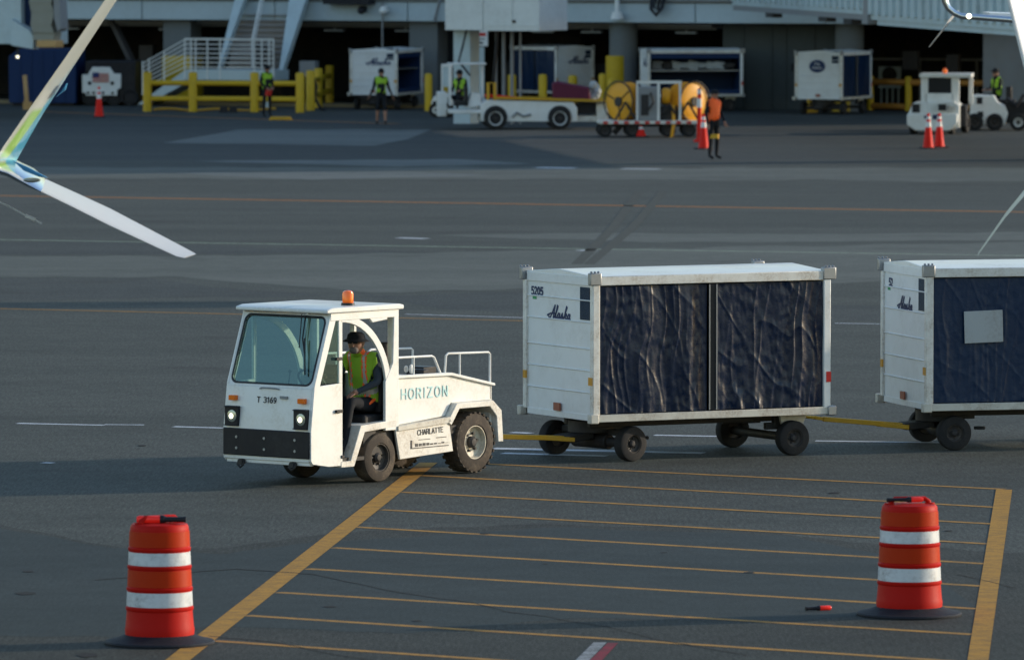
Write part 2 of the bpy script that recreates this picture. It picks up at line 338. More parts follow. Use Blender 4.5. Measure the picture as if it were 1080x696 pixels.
def make_person(root, J, top=BLKC, legs=BLKC, vest=VESTG, sub=2, fat=1.0, hat=None, face=True, shorts=False, curl=None, pants_arm=None):
    J = {k: Vector(v) for k, v in J.items()}
    names = ['pel','waist','chest','neck']; V = []; E = []; Rr = []; seg = []
    idx = {}
    def add(k, p, r): idx[k] = len(V); V.append(Vector(p)); Rr.append(r); return idx[k]
    f = fat
    add('pel', J['pel'], (.15*f,.115*f)); add('waist', J['waist'], (.145*f,.115*f)); add('chest', J['chest'], (.165*f,.125*f)); add('neck', J['neck'], .058)
    hb = J['neck'].lerp(J['head'], .6); add('hb', hb, .06)
    E += [(idx['pel'],idx['waist']),(idx['waist'],idx['chest']),(idx['chest'],idx['neck']),(idx['neck'],idx['hb'])]
    regs = [('torso',J['pel'],J['waist']),('torso',J['waist'],J['chest']),('torso',J['chest'],J['neck'].lerp(J['chest'],.25)),('skin',J['neck'],hb+(J['head']-J['neck'])*.3)]
    for s in 'LR':
        add('sh'+s, J['sh'+s], .066*f); add('el'+s, J['el'+s], .047*f); add('wr'+s, J['wr'+s], .031)
        E += [(idx['chest'],idx['sh'+s]),(idx['sh'+s],idx['el'+s]),(idx['el'+s],idx['wr'+s])]
        regs += [('torso',J['chest'].lerp(J['sh'+s],.2),J['chest'].lerp(J['sh'+s],.55)),('arm',J['sh'+s],J['el'+s]),('arm',J['el'+s],J['wr'+s].lerp(J['el'+s],.1))]
        add('hi'+s, J['hi'+s], .09*f); add('kn'+s, J['kn'+s], .062*f); add('an'+s, J['an'+s], .042); add('to'+s, J['to'+s], (.04,.032))
        E += [(idx['pel'],idx['hi'+s]),(idx['hi'+s],idx['kn'+s]),(idx['kn'+s],idx['an'+s]),(idx['an'+s],idx['to'+s])]
        regs += [('leg',J['hi'+s],J['kn'+s]),('skin' if shorts else 'leg',J['kn'+s].lerp(J['an'+s],.08 if shorts else 0),J['an'+s].lerp(J['kn'+s],.12)),('shoe',J['an'+s],J['to'+s])]
    roots = {0}
    # hands: palm grows from the wrist, five separate finger chains rooted inside it
    for s in 'LR':
        w = J['wr'+s]; d = (w-J['el'+s]).normalized()
        if curl and s in curl: d = (d+Vector(curl[s])).normalized()
        sd = Vector((0,1,0)) if abs(d.y) < .9 else Vector((1,0,0))
        sd = Vector((0,1,0)) if abs(d.x) > .75 else Vector((1,0,0))
        sd = (sd-d*sd.dot(d)).normalized(); dn = d.cross(sd); 
        if dn.z > 0 and abs(d.z) < .8: dn = -dn
        a = add('palm'+s, w+d*.075, (.040,.020)); E.append((idx['wr'+s], a)); regs.append(('skin', w+d*.02, w+d*.09))
        for k, (o_, L) in enumerate(((-.03,.062),(-.011,.075),(.010,.080),(.029,.072))):
            b0 = len(V); base = w+d*.07+sd*o_
            V.extend([base, base+d*.035+dn*.003, base+d*(.035+L*.5)+dn*.012, base+d*(.03+L*.85)+dn*.038]); Rr.extend([.011,.0105,.0095,.008])
            E.extend([(b0,b0+1),(b0+1,b0+2),(b0+2,b0+3)]); roots.add(b0); regs.append(('skin', base+d*.02, base+d*(.03+L)+dn*.03))
        ts = 1 if s == 'L' else -1
        b0 = len(V); base = w+d*.03+sd*.022*-ts
        V.extend([base, base+d*.03-sd*.03*ts+dn*.005, base+d*.06-sd*.036*ts+dn*.018]); Rr.extend([.014,.0115,.009]); E.extend([(b0,b0+1),(b0+1,b0+2)]); roots.add(b0)
        regs.append(('skin', base, base+d*.06-sd*.036*ts))
    me = skin_mesh(V, E, Rr, roots, sub)
    # head: shaped ellipsoid with nose, brow, ears and chin welded into the body mesh
    hb_ = MB(); hc = J['head']; hb_.ball(hc, .1, (1.0,.80,1.20), 20)
    fw = Vector((1,0,0)); 
    if 'look' in J: fw = J['look'].normalized()
    fw.z = 0; fw.normalize(); lf = Vector((-fw.y, fw.x, 0))
    hb_.ball(hc+fw*.1+Vector((0,0,-.015)), .018, (1.0,.75,1.5), 10)
    hb_.ball(hc+fw*.07+Vector((0,0,-.085)), .035, (1,1,.8), 10)
    for sg in (-1,1):
        hb_.ball(hc+lf*.082*sg-fw*.005, .022, (1,.5,1.4), 8)
    hm = hb_.mesh('h', SKIN)
    bm = bmesh.new(); bm.from_mesh(me); bm.faces.ensure_lookup_table()
    nb = len(bm.faces)
    def segd(p, a, b):
        ab = b-a; t = max(0, min(1, (p-a).dot(ab)/max(ab.length_squared,1e-9))); return (p-(a+ab*t)).length
    bm.from_mesh(hm)
    bm.faces.ensure_lookup_table()
    mi = {'torso':0,'arm':0,'skin':1,'leg':2,'shoe':3}; torso = []
    for i, fc in enumerate(bm.faces):
        fc.smooth = True
        if i >= nb: fc.material_index = 1; continue
        c = fc.calc_center_median(); best = min(regs, key=lambda g: segd(c, g[1], g[2])-(.12*f if g[0]=='torso' else .05 if g[0] in('leg','arm') else .02))
        fc.material_index = mi[best[0]]
        if best[0] == 'torso' and (c-J['pel']).dot((J['chest']-J['waist']).normalized()) > .02: torso.append(i)
    body = bpy.data.meshes.new('person_body'); bm.to_mesh(body); bm.free()
    for m in (top, SKIN, legs, BLKC): body.materials.append(m)
    o = obj('body', body, root)
    if vest:
        bm = bmesh.new(); bm.from_mesh(body); bm.faces.ensure_lookup_table()
        ts = set(torso); bmesh.ops.delete(bm, geom=[x for i, x in enumerate(bm.faces) if i not in ts], context='FACES')
        bm.normal_update()
        for v in bm.verts: v.co += v.normal*.014
        ax = (J['chest']-J['waist']).normalized()
        for fc in bm.faces:
            c = fc.calc_center_median(); t = (c-J['waist']).dot(ax); y = c.y-J['chest'].y; fc.smooth = True
            fc.material_index = (2 if .085 < abs(y) < .115 else 1 if abs(abs(y)-.10) < .027 else 0) if sub > 1 else (1 if abs(y) < .065 else 0)
            if sub > 1 and -.03 < t < .03: fc.material_index = 2
        vm = bpy.data.meshes.new('vest'); bm.to_mesh(vm); bm.free()
        for m in (vest, (VESTO if vest is VESTG else VESTG) if sub > 1 else (BLKC if vest is VESTG else vest), SILVER): vm.materials.append(m)
        vo = obj('vest', vm, root); sd = vo.modifiers.new('s','SOLIDIFY'); sd.thickness = .006
    hz = Vector((0,0,1))
    if hat == 'brim':
        h = MB(); h.lathe([(0,.105),(.06,.10),(.092,.075),(.104,.025),(.145,.005),(.148,-.004),(.1,.01),(.0,.01)], c=hc+Vector((0,0,.02)), n=28)
        h.build('hat', BLKC, root)
    elif hat == 'cap':
        h = MB(); h.ball(hc+hz*.03, .112, (1,.86,.95), 16); h.obox(hc+fw*.13+hz*.045, (.10,.12,.012), (0,.1,math.atan2(fw.y,fw.x)))
        h.build('cap', BLKC, root)
    else:
        h = MB(); h.ball(hc+hz*.025-fw*.018, .11, (1,.86,1.05), 16); h.build('hair', BEARD if hat == 'grey' else BLKC, root)
    return o
# ------------------------------------------------------------------ ground
def asphalt(name, c1, c2, stain=(.036,.037,.034), grain=.45, stretch=(.05,.35,1), blu=0):
    m, nt, b = nodes(name)
    v = coord(nt); vs = coord(nt, stretch)
    big = noise_f(nt, vs, 1.0, 5, .6, .6)
    col = mixc(nt, ramp(nt, big, .35, .65), c1, c2)
    st = noise_f(nt, coord(nt, (.35,.6,1)), .9, 6, .65, .4)
    col = mixc(nt, ramp(nt, st, .56, .78), col, stain)
    mid = noise_f(nt, v, 2.2, 6, .7)
    col = mixc(nt, 1.0, col, ramp(nt, mid, .3, .7, (.8,.8,.8,1), (1.12,1.12,1.12,1)), 'MULTIPLY')
    gs = noise_f(nt, coord(nt, (30, 2.6, 1)), 1.0, 3, .8)
    col = mixc(nt, 1.0, col, ramp(nt, gs, .36, .64, (1-grain*.62,)*3+(1,), (1+grain*.62,)*3+(1,)), 'MULTIPLY')
    g = noise_f(nt, v, 30, 3, .9)
    col = mixc(nt, 1.0, col, ramp(nt, g, .40, .60, (1-grain,)*3+(1,), (1+grain,)*3+(1,)), 'MULTIPLY')
    nt.links.new(col, b.inputs['Base Color']); b.inputs['Roughness'].default_value = .82
    b.inputs['Specular IOR Level'].default_value = .2
    bp = N(nt, 'ShaderNodeBump'); bp.inputs['Strength'].default_value = .25; bp.inputs['Distance'].default_value = .01
    nt.links.new(g, bp.inputs['Height']); nt.links.new(bp.outputs[0], b.inputs['Normal'])
    return m
A_BASE = asphalt('apron_asphalt', (.049,.055,.049), (.067,.073,.065))
A_DARK = asphalt('dark_and_shaded_asphalt', (.041,.047,.047), (.055,.061,.058), grain=.4)  # dark bands, plus the far apron's shade held in the colour
A_NEAR = asphalt('near_asphalt', (.030,.034,.030), (.043,.046,.040), stain=(.026,.027,.026), grain=.5)
A_SEAL = asphalt('sealed_asphalt', (.025,.036,.037), (.036,.047,.047), stain=(.027,.034,.036), grain=.22)
A_PALE = asphalt('pale_concrete', (.112,.126,.120), (.145,.158,.150), stain=(.09,.095,.09), grain=.12)
A_MED = asphalt('middle_concrete', (.088,.097,.086), (.116,.124,.110), stain=(.060,.065,.058), grain=.15)
def paint(name, c, wear=.5, a=(.05,.05,.05)):
    m, nt, b = nodes(name); v = coord(nt)
    w = noise_f(nt, v, 5, 8, .75); w2 = noise_f(nt, v, 40, 3, .7)
    mm = N(nt, 'ShaderNodeMath', operation='MULTIPLY'); nt.links.new(ramp(nt, w, .42, .70), mm.inputs[0]); mm.inputs[1].default_value = wear
    ad = N(nt, 'ShaderNodeMath', operation='MULTIPLY_ADD'); nt.links.new(ramp(nt, w2, .45, .8), ad.inputs[0]); ad.inputs[1].default_value = wear*.6
    nt.links.new(mm.outputs[0], ad.inputs[2])
    nt.links.new(mixc(nt, ad.outputs[0], c, a), b.inputs['Base Color']); b.inputs['Roughness'].default_value = .9; b.inputs['Specular IOR Level'].default_value = .15
    return m
PY = paint('yellow_line_paint', (.47,.24,.045), .55, (.07,.065,.055))
PYT = paint('thin_yellow_line_paint', (.45,.235,.06), .65, (.07,.068,.06))
PO = paint('orange_line_paint', (.46,.19,.05), .5)
PW = paint('white_line_paint', (.62,.66,.70), .5)
PG = paint('pale_green_line_paint', (.30,.38,.28), .7)
PR = paint('red_line_paint', (.26,.03,.05), .7)
PWD = paint('dull_white_line_paint', (.30,.32,.33), .7)
TYM = paint('tyre_mark', (.058,.062,.056), 1.1, (.078,.083,.074))
OILS = paint('oil_stain', (.026,.027,.028), .5, (.042,.044,.044))
CRACK = mat('asphalt_crack', (.022,.022,.024), .9)
flat('ground', [(-1500,-300),(1500,-300),(1500,3000),(-1500,3000)], A_BASE, 0)
def gpoly(name, pts, m, z):
    q = []
    n = len(pts)
    for i in range(n):
        a = Vector(pts[i]).to_3d() if False else pts[i]; b = pts[(i+1) % n]
        q.append(a)
    return flat(name, [G(x,y) for x,y in q], m, z)
def wavy(pts, amp=1.2, step=14):
    """pixel outline with a hand-laid, uneven edge"""
    out = []; n = len(pts)
    for i in range(n):
        a, b = pts[i], pts[(i+1) % n]; L = math.hypot(b[0]-a[0], b[1]-a[1]); k = max(1, int(L/step))
        for j in range(k):
            t = j/k; x = a[0]+(b[0]-a[0])*t; y = a[1]+(b[1]-a[1])*t
            y += amp*noise.noise(Vector((x*.02, y*.05, i*3.1)))*2 if 0 < j else 0
            out.append((x, y))
    return out
Z1, Z2, Z3, Z4 = .0012, .0024, .0036, .0048
gpoly('ground', wavy([(-300,549),(0,553),(140,580),(250,576),(380,560),(560,553),(760,556),(900,572),(1100,585),(1400,590),(1400,760),(-300,760)]), A_NEAR, Z1)
gpoly('ground', wavy([(-250,556),(0,557),(120,578),(240,584),(330,572),(600,556),(820,564),(960,590),(1030,640),(840,655),(600,652),(420,668),(230,660),(120,672),(-250,668)]), A_SEAL, Z2)
gpoly('ground', wavy([(-300,60),(1500,60),(1500,175),(760,173),(560,169),(330,172),(-300,166)], .8), A_DARK, Z1)  # shade over the far apron, painted as a darker ground zone
gpoly('ground', wavy([(172,151),(250,137),(455,137),(430,147),(395,154)], .4), A_PALE, Z2)
gpoly('ground', wavy([(200,170),(480,168),(560,173),(420,176)], .4), A_PALE, Z2)
gpoly('ground', wavy([(-300,176),(1400,178),(1400,193),(700,190),(-300,188)], .8), A_MED, Z2)
gpoly('ground', wavy([(180,183),(420,181),(520,185),(330,190)], .4), A_PALE, Z3)
gpoly('ground', wavy([(-300,256),(120,255),(320,262),(470,266),(190,268),(-300,269)], .6), A_DARK, Z1)
gpoly('ground', wavy([(-300,270),(240,270),(700,262),(1400,250),(1400,283),(800,300),(380,308),(190,292),(-300,293)], 1), A_MED, Z2)
gpoly('ground', wavy([(440,248),(620,246),(780,247),(1400,243),(1400,251),(700,256)], .6), A_MED, Z1)
gpoly('ground', wavy([(-300,295),(150,293),(240,304),(350,312),(120,316),(-300,320)], .8), A_DARK, Z1)
gpoly('ground', wavy([(385,312),(560,308),(560,330),(470,326)], .6), A_DARK, Z1)
gpoly('ground', wavy([(870,322),(1400,326),(1400,345),(870,338)], .6), A_DARK, Z1)
def line(name, a, b, wpx=None, w=.1, m=PY, z=Z3, taper=1):
    A = G(*a); B = G(*b); d = (B-A).normalized(); n = Vector((-d.y, d.x, 0))
    w2 = w*taper
    return flat(name, [A-n*w/2, B-n*w2/2, B+n*w2/2, A+n*w/2], m, z)
# hatched bay
line('ground_marking', (176,705), (452,488), w=.205, m=PY, z=Z4)
line('ground_marking', (1030,705), (1059,516.5), w=.175, m=PY, z=Z4)
hl = [((500,488.6),(1059,516)),((444,501.5),(1050,535)),((424,519),(1047,552.5)),((402,537.6),(1042,573.5)),((375,555.8),(1039,594.5)),
      ((351,577.6),(1035,618)),((324,599.8),(1030,642)),((293,624.7),(1026,669)),((260,649),(1019,698)),((226,675.8),(700,708))]
for a, b in hl: line('ground_marking', a, b, w=.13, m=PYT, z=Z3)
# other apron lines
line('ground_marking', (-200,203.5), (1400,229), w=.35, m=PO)
line('ground_marking', (-200,250), (1400,275), w=.22, m=PG)
line('ground_marking', (-200,321), (700,342), w=.14, m=PYT)
line('ground_marking', (40,118), (420,131), w=.3, m=PO, z=Z2)
for a, b, w in (((566,177),(607,177.6),.55),((656,178.2),(696,178.8),.4),((428,331.5),(560,335.5),.10),((880,341),(935,342),.10),
             ((18,446.5),(110,448.5),.14),((110,447.8),(152,448.2),.10),((183,450),(236,451.5),.14),((520,473),(742,478),.26),((530,478),(640,481),.2),((540,456),(560,457),.16),
             ((690,459),(770,460.5),.16),((860,465),(1000,467),.14),((45,488),(56,488.4),.14),((612,264),(626,264.4),.4),((420,251),(450,252),.3)):
    line('ground_marking', a, b, w=w, m=PW, z=Z3)
gpoly('ground_marking', [(626,677.5),(640,677.5),(612,706),(597,706)], PWD, Z4)
gpoly('ground_marking', [(641,678),(652,678),(626,706),(612,706)], PR, Z4)
for k in range(2):
    o = k*26
    gpoly('ground_marking', [(668+o,203),(678+o,203),(652+o*.8,240),(614+o*.5,279),(602+o*.5,279),(641+o*.8,240)], TYM, Z3+.0005*k)
for pts in ([(530,645),(575,650),(600,655),(640,661),(700,676),(800,693)], [(220,671),(290,677),(350,690),(400,697)], [(100,612),(250,600),(330,606),(420,625),(500,636),(535,645)], [(1010,606),(1080,622)]):
    L = []; Rr_ = []
    for i in range(len(pts)-1):
        for j in range(8):
            t = j/8; x = pts[i][0]+(pts[i+1][0]-pts[i][0])*t; y = pts[i][1]+(pts[i+1][1]-pts[i][1])*t+random.uniform(-.35,.35)
            L.append((x, y-.22)); Rr_.append((x, y+.22))
    gpoly('ground', L+Rr_[::-1], CRACK, Z4+.001)
for cx_, cy_, rx_, ry_ in ((27,626,11,1.6),(92,691,10,2.2),(30,603,6,.8),(511,563,5,.9),(700,583,4,.6),(348,640,7,1.0),(790,604,6,.8),(150,470,5,.5),(880,520,6,.7),(575,595,3,.6),(1000,560,4,.6),(440,655,5,.8),(300,470,7,.5)):
    gpoly('ground', [(cx_+rx_*(1+.25*noise.noise(Vector((cx_,a*.9,0))))*math.cos(a), cy_+ry_*(1+.3*noise.noise(Vector((cx_,a*1.3,3))))*math.sin(a)) for a in [2*math.pi*k/18 for k in range(18)]], OILS, Z4+.001)
# ------------------------------------------------------------------ traffic drums and wands
def make_drum(base_c, label, rot):
    t = empty('traffic_drum', base_c, rot, label, 'traffic drum', 'orange and white traffic drums on the apron')
    b = MB(); b.lathe([(.0,.0),(.44,.0),(.445,.018),(.435,.03),(.35,.05),(.27,.085),(.262,.10),(.25,.10),(0,.09)], n=48)
    b.v = [(x*.93,y*.93,z) for x,y,z in b.v]; b.build('base', DKRUB, t)
    d = MB(); RZ = lambda z: .252-.034*(z-.16)/1.0
    d_pr = [(0,.09),(.257,.09),(.260,.15),(.255,.175)]
    for za, zb_ in ((.335,.362),(.524,.551),(.735,.760),(.908,.934)):
        d_pr += [(RZ(za)-.001,za-.008),(RZ(za)+.007,za),(RZ(za)+.007,zb_),(RZ(zb_)-.001,zb_+.008)]
    d_pr += [(.219,1.10),(.217,1.135),(.205,1.16),(.10,1.175),(0,1.175)]
    d.lathe(d_pr, n=56)
    # z profile is for a 1.18 m shell, scaled to the real 1.0 m
    for i, v in enumerate(d.v): d.v[i] = (v[0], v[1], v[2]*.865)
    d.build('barrel', ORANGE, t, smooth=50)
    for z0, z1, r0, r1, m, nm in ((.374,.512,RZ(.374)+.003,RZ(.512)+.003,WBAND,'white_band'),(.772,.896,RZ(.772)+.003,RZ(.896)+.003,WBAND,'white_band'),(.565,.722,RZ(.565)+.003,RZ(.722)+.003,ORBAND,'orange_band'),(.95,1.095,RZ(.95)+.003,RZ(1.095)+.0035,ORBAND,'orange_band')):
        k = MB(); k.lathe([(r0-.01,z0*.865),(r0,z0*.865),(r1,z1*.865),(r1-.01,z1*.865)], n=56); k.f = k.f[:-2]; k.m = k.m[:-2]
        k.build(nm, m, t, smooth=50)
    sk = MB(); sk.obox((.19,-.105,.93), (.004,.035,.022), (0,0,-.5)); sk.build('sticker', WBAND, t)
    h = MB(); h.tube([(-.15,0,.99),(-.15,0,1.03),(-.12,0,1.055),(.12,0,1.055),(.15,0,1.03),(.15,0,.99)], .022, 10)
    h.cyl((-.16,0,.985),(-.16,0,1.02),.04,n=12); h.cyl((.16,0,.985),(.16,0,1.02),.04,n=12)
    h.build('handle', ORANGE, t, smooth=50)
    return t
dl = make_drum(G(168.5,678.5), 'orange and white drum at the lower left with a red wand lying across its top', .5)
dr = make_drum(G(959,648.5), 'orange and white drum inside the striped bay near its right yellow border', .15)
dl.scale = (1.14,1.14,1.02); dr.scale = (1.13,1.13,.98)
def make_wand(loc, rz, label, tilt=0, L=.30, r=.026):
    t = empty('marshalling_wand', loc, rz, label, 'wand', 'red marshalling wands'); t.rotation_euler = (0, tilt, rz)
    a = MB(); a.lathe([(0,0),(r*.85,0),(r,.01),(r,L-.02),(r*.7,L)], axis='x', n=18); a.build('light_tube', RED, t, smooth=50)
    b = MB(); b.lathe([(r*1.1,-.01),(r*1.15,.0),(r*1.15,.02)], axis='x', n=18); b.lathe([(0,-.20),(r*.8,-.20),(r*.85,-.19),(r*.7,-.15),(r*.75,-.03),(r*1.1,-.008),(0,-.008)], axis='x', n=18)
    b.build('grip', BLACK, t, smooth=50); return t
c = dl.location
make_wand(c+Vector((.03,-.06,1.065)), R(178), 'red light wand with black grip lying on the lid of the left drum', L=.22, r=.032)
c = dr.location
w = make_wand(c+Vector((-.01,-.05,1.03)), R(8), 'red light wand tucked behind the handle of the right drum', L=.13, r=.022)
dw = make_wand(G(863,641,.022), R(22), 'dropped red wand lying on the ground left of the right drum', L=.20, r=.030); dw.scale = (.62,.7,.7)
# ------------------------------------------------------------------ tow tractor
TL, TW = 3.32, 1.26
beta = R(39)
Fd = Vector((-math.sin(beta), -math.cos(beta), 0)); Ld = Vector((math.cos(beta), -math.sin(beta), 0))
corner = G(328, 515.5)
tug = empty('tow_tractor', corner-Fd*TL/2-Ld*TW/2, math.atan2(Fd.y, Fd.x), 'white cabbed baggage tow tractor with amber beacon and driver, pulling the covered carts', 'tow tractor')
X = lambda b: TL/2-b
hw = TW/2
def pz(pts): return [(X(b), z) for b, z in pts]
# chassis + lower body
m = MB(); m.box(X(3.2), X(.15), -hw+.12, hw-.12, .24, .50); m.box(X(2.6),X(1.5),-hw+.05,hw-.05,.30,.55)
m.build('chassis', DARK, tug)
for s in (1, -1):
    a, b = (hw-.03, hw) if s > 0 else (-hw, -hw+.03)
    f = MB()   # side panel with pillars and arch
    f.prism(pz([(.03,.26),(.30,.22),(.53,.22),(.53,1.12),(.06,1.10),(.0,.62),(.0,.30)]), 'xz', a, b)
    f.prism(pz([(.055,1.09),(.15,1.09),(.44,1.86),(.33,1.86)]), 'xz', a, b)
    f.box(X(.53), X(.47), a, b, 1.118, 1.86)
    f.box(X(1.48), X(.33), a-.004, b+.004, 1.80, 1.885)
    f.prism(pz([(1.25,.56),(1.48,.56),(1.48,1.802),(1.40,1.802),(1.38,1.3),(1.25,1.1)]), 'xz', a-.003, b+.003)
    n = 14; arc = []
    for k in range(n+1):
        t = k/n*math.pi/2
        arc.append(((.50+.765*math.sin(t), 1.02+.76*math.cos(t)), (.50+.855*math.sin(t), 1.02+.84*math.cos(t))))
    for k in range(n):
        f.prism(pz([arc[k][0], arc[k+1][0], arc[k+1][1], arc[k][1]]), 'xz', a, b)
    f.prism(pz([(.98,1.81),(1.29,1.81),(1.29,1.78),(1.04,1.755)]), 'xz', a, b)
    f.build('side_panel', WHITE, tug, bevel=.006)
    # engine cover side
    e = MB(); e.prism(pz([(1.48,.60),(2.34,.66),(2.44,.80),(3.16,.80),(3.16,.99),(2.42,1.14),(1.48,1.155)]), 'xz', a-.05*s, b-.05*s)
    e.build('deck_side', WHITE, tug, bevel=.008)
    lip = MB(); lip.prism(pz([(1.48,1.155),(2.42,1.14),(3.18,.985),(3.18,.955),(2.42,1.105),(1.48,1.12)]), 'xz', a-.045*s, b-.015*s); lip.build('deck_lip', WHITE, tug, bevel=.006)
    fr = MB()   # front mudguard + step
    gp = [(.50,.20),(.72,.20),(.90,.565),(1.44,.60)]; gq = [(.50,.265),(.66,.265),(.83,.64),(1.44,.675)]
    y0, y1 = (hw-.34, hw+.005) if s > 0 else (-hw-.005, -hw+.34)
    for k in range(3): fr.prism(pz([gp[k], gp[k+1], gq[k+1], gq[k]]), 'xz', y0, y1)
    fr.build('front_fender', WHITED, tug, bevel=.006)
    lo = MB(); lo.prism(pz([(1.42,.58),(1.50,.555),(2.30,.60),(2.36,.56),(2.42,.27),(1.50,.23)]), 'xz', a, b); 
    lo.build('side_skirt', WHITED, tug, bevel=.006)
    le = MB(); le.prism(pz([(1.45,.60),(2.34,.655),(2.38,.60),(2.30,.585),(1.45,.545)]), 'xz', a-.04*s, b+.02*s); le.build('ledge', RUSTW, tug, bevel=.005)
    rf = MB()   # rear mudguard
    ra = [(2.30,.60),(2.46,.80),(3.10,.80),(3.25,.68),(3.28,.33)]; rb = [(2.37,.56),(2.51,.735),(3.04,.735),(3.16,.62),(3.19,.33)]
    y0, y1 = (hw-.30, hw+.02) if s > 0 else (-hw-.02, -hw+.30)
    for k in range(4): rf.prism(pz([rb[k], rb[k+1], ra[k+1], ra[k]]), 'xz', y0, y1)
    rf.build('rear_fender', WHITED, tug, bevel=.008)
    make_wheel(tug, (X(1.19), s*(hw-.115), .27), .27, .20, s, RUBBER if s<0 else RUBBERD, RIMD)
    make_wheel(tug, (X(2.82), s*(hw-.12), .345), .335, .24, s, RUBBERD, RIMW, lugs=26)
    for b0, b1, bm_ in ((1.50,2.20,2.14),(2.36,3.14,2.40)):
        r = MB(); y = s*(hw-.07)
        if b0 < 2: r.tube([(X(b0),y,1.345),(X(2.13),y,1.335),(X(2.17),y,1.32),(X(2.28),y,1.14)], .013); r.cyl((X(1.82),y,1.14),(X(1.82),y,1.34),.011)
        else:
            r.tube([(X(2.36),y,1.14),(X(2.38),y,1.33),(X(2.42),y,1.35),(X(3.12),y,1.33),(X(3.15),y,1.31),(X(3.15),y,.98)], .013)
            r.cyl((X(2.62),y,1.10),(X(2.62),y,1.34),.011)
        r.build('deck_rail', WHITE, tug)
# deck top, floor, walls
d = MB(); d.prism(pz([(1.48,1.10),(2.42,1.09),(3.14,.94),(3.14,.90),(1.48,.9)]), 'xz', -hw+.06, hw-.06); d.box(X(3.16),X(3.12),-hw+.05,hw-.05,.5,.955)
d.build('deck', WHITED, tug, bevel=.005)
d = MB(); d.box(X(3.36), X(3.20), -hw+.28, hw-.28, .34, .62); d.box(X(3.40),X(3.36),-.1,.1,.32,.5); d.build('rear_bumper', DARK, tug, bevel=.01)
d = MB(); d.cyl((X(3.44),0,.30),(X(3.44),0,.50),.018); d.box(X(3.47),X(3.38),-.06,.06,.36,.385); d.box(X(3.47),X(3.38),-.06,.06,.42,.445); d.build('tow_hitch', DARK, tug)
fl = MB(); fl.box(X(1.0), X(.08), -hw+.03, hw-.03, .26, .30); fl.box(X(1.45), X(.95), -hw+.06, hw-.06, .30, .60); fl.build('cab_floor', DARK, tug)
bw = MB(); bw.box(X(1.47), X(1.435), -hw+.03, hw-.03, .60, 1.16); bw.box(X(1.47), X(1.435), -hw+.03, -hw+.12, 1.16, 1.86)
bw.box(X(1.47), X(1.435), hw-.12, hw-.033, 1.16, 1.86); bw.box(X(1.47), X(1.435), -hw+.12, hw-.12, 1.76, 1.86); bw.box(X(1.47),X(1.435),-.03,.03,1.16,1.76)
bw.build('rear_cab_wall', WHITE, tug)
# front
fp = MB()
fp.prism([(X(.0),.28),(X(.0),.64),(X(.055),1.075),(X(.085),1.075),(X(.03),.64),(X(.03),.28)], 'xz', -hw, hw-.0305)
fp.box(X(.09), X(.02), -hw+.03, hw-.034, .24, .30)
fp.build('front_panel', WHITE, tug, bevel=.008)
def fpt(y, z, off=0):   # point on the raked windscreen plane
    t = (z-1.075)/(1.86-1.075); b = .055+(.335-.055)*t
    nx = math.cos(math.atan((.335-.055)/.785)); nz = math.sin(math.atan((.335-.055)/.785))
    return Vector((X(b)+nx*off, y, z+nz*off))
def rrect(y0, y1, z0, z1, r, n=6):
    pts = []
    for cy, cz, a0 in ((y1-r,z1-r,0),(y0+r,z1-r,90),(y0+r,z0+r,180),(y1-r,z0+r,270)):
        for k in range(n+1):
            a = R(a0+90*k/n); pts.append((cy+r*math.cos(a), cz+r*math.sin(a)))
    return pts
inn = rrect(-hw+.065, hw-.065, 1.12, 1.83, .07); out_ = [(-hw if y < -.3 else hw if y > .3 else y, 1.075 if z < 1.4 else 1.865) for y, z in inn]
def ring(mb, A, B, o1, o2):
    n = len(A); vs = [fpt(y,z,o1) for y,z in A]+[fpt(y,z,o1) for y,z in B]+[fpt(y,z,o2) for y,z in A]+[fpt(y,z,o2) for y,z in B]
    fs = []
    for i in range(n):
        j = (i+1) % n
        fs += [(i,j,n+j,n+i),(2*n+i,3*n+i,3*n+j,2*n+j),(i,2*n+i,2*n+j,j),(n+i,n+j,3*n+j,3*n+i)]
    mb.add(vs, fs)
q = rrect(-hw+.001, hw-.001, 1.076, 1.862, .012)
w = MB(); ring(w, inn, q, 0, -.03); w.build('windscreen_surround', WHITE, tug)
w = MB(); ring(w, inn, rrect(-hw+.045, hw-.045, 1.10, 1.85, .085), .006, -.034); w.build('windscreen_seal', BLACK, tug)
w = MB(); w.add([fpt(y,z,-.012) for y,z in inn], [tuple(range(len(inn)))]); w.build('windscreen', GLS, tug)
w = MB(); w.tube([fpt(.30,1.84,.03), fpt(.33,1.60,.03), fpt(.42,1.40,.025)], .008); w.tube([fpt(.36,1.60,.03), fpt(.47,1.22,.02)], .009); w.tube([fpt(.26,1.85,.05), fpt(.31,1.5,.03)],.006)
w.build('wiper', BLACK, tug)
w = MB(); w.add([(X(.16),hw-.015,1.125),(X(.465),hw-.015,1.125),(X(.465),hw-.015,1.80),(X(.42),hw-.015,1.80)], [(0,1,2,3)]); w.build('quarter_window', GLS, tug)
b = MB(); b.box(X(-.022), X(.002), -hw+.012, hw-.012, .32, .615); b.build('bumper_plate', BLACK, tug, bevel=.01)
b = MB()
for y in (-.42,-.02,.42):
    for z in (.40,.52): b.cyl((X(-.022),y,z),(X(-.03),y,z),.016,n=8)
b.build('bolt', ALU, tug)
b = MB()
for y in (-.36,.38): b.tube([(X(.0),y-.04,.27),(X(-.03),y-.04,.22),(X(-.03),y,.19),(X(-.03),y+.04,.22),(X(.0),y+.04,.27)], .012); b.cyl((X(-.04),y,.25),(X(.02),y,.25),.035,n=10)
b.build('tow_eye', DARK, tug)
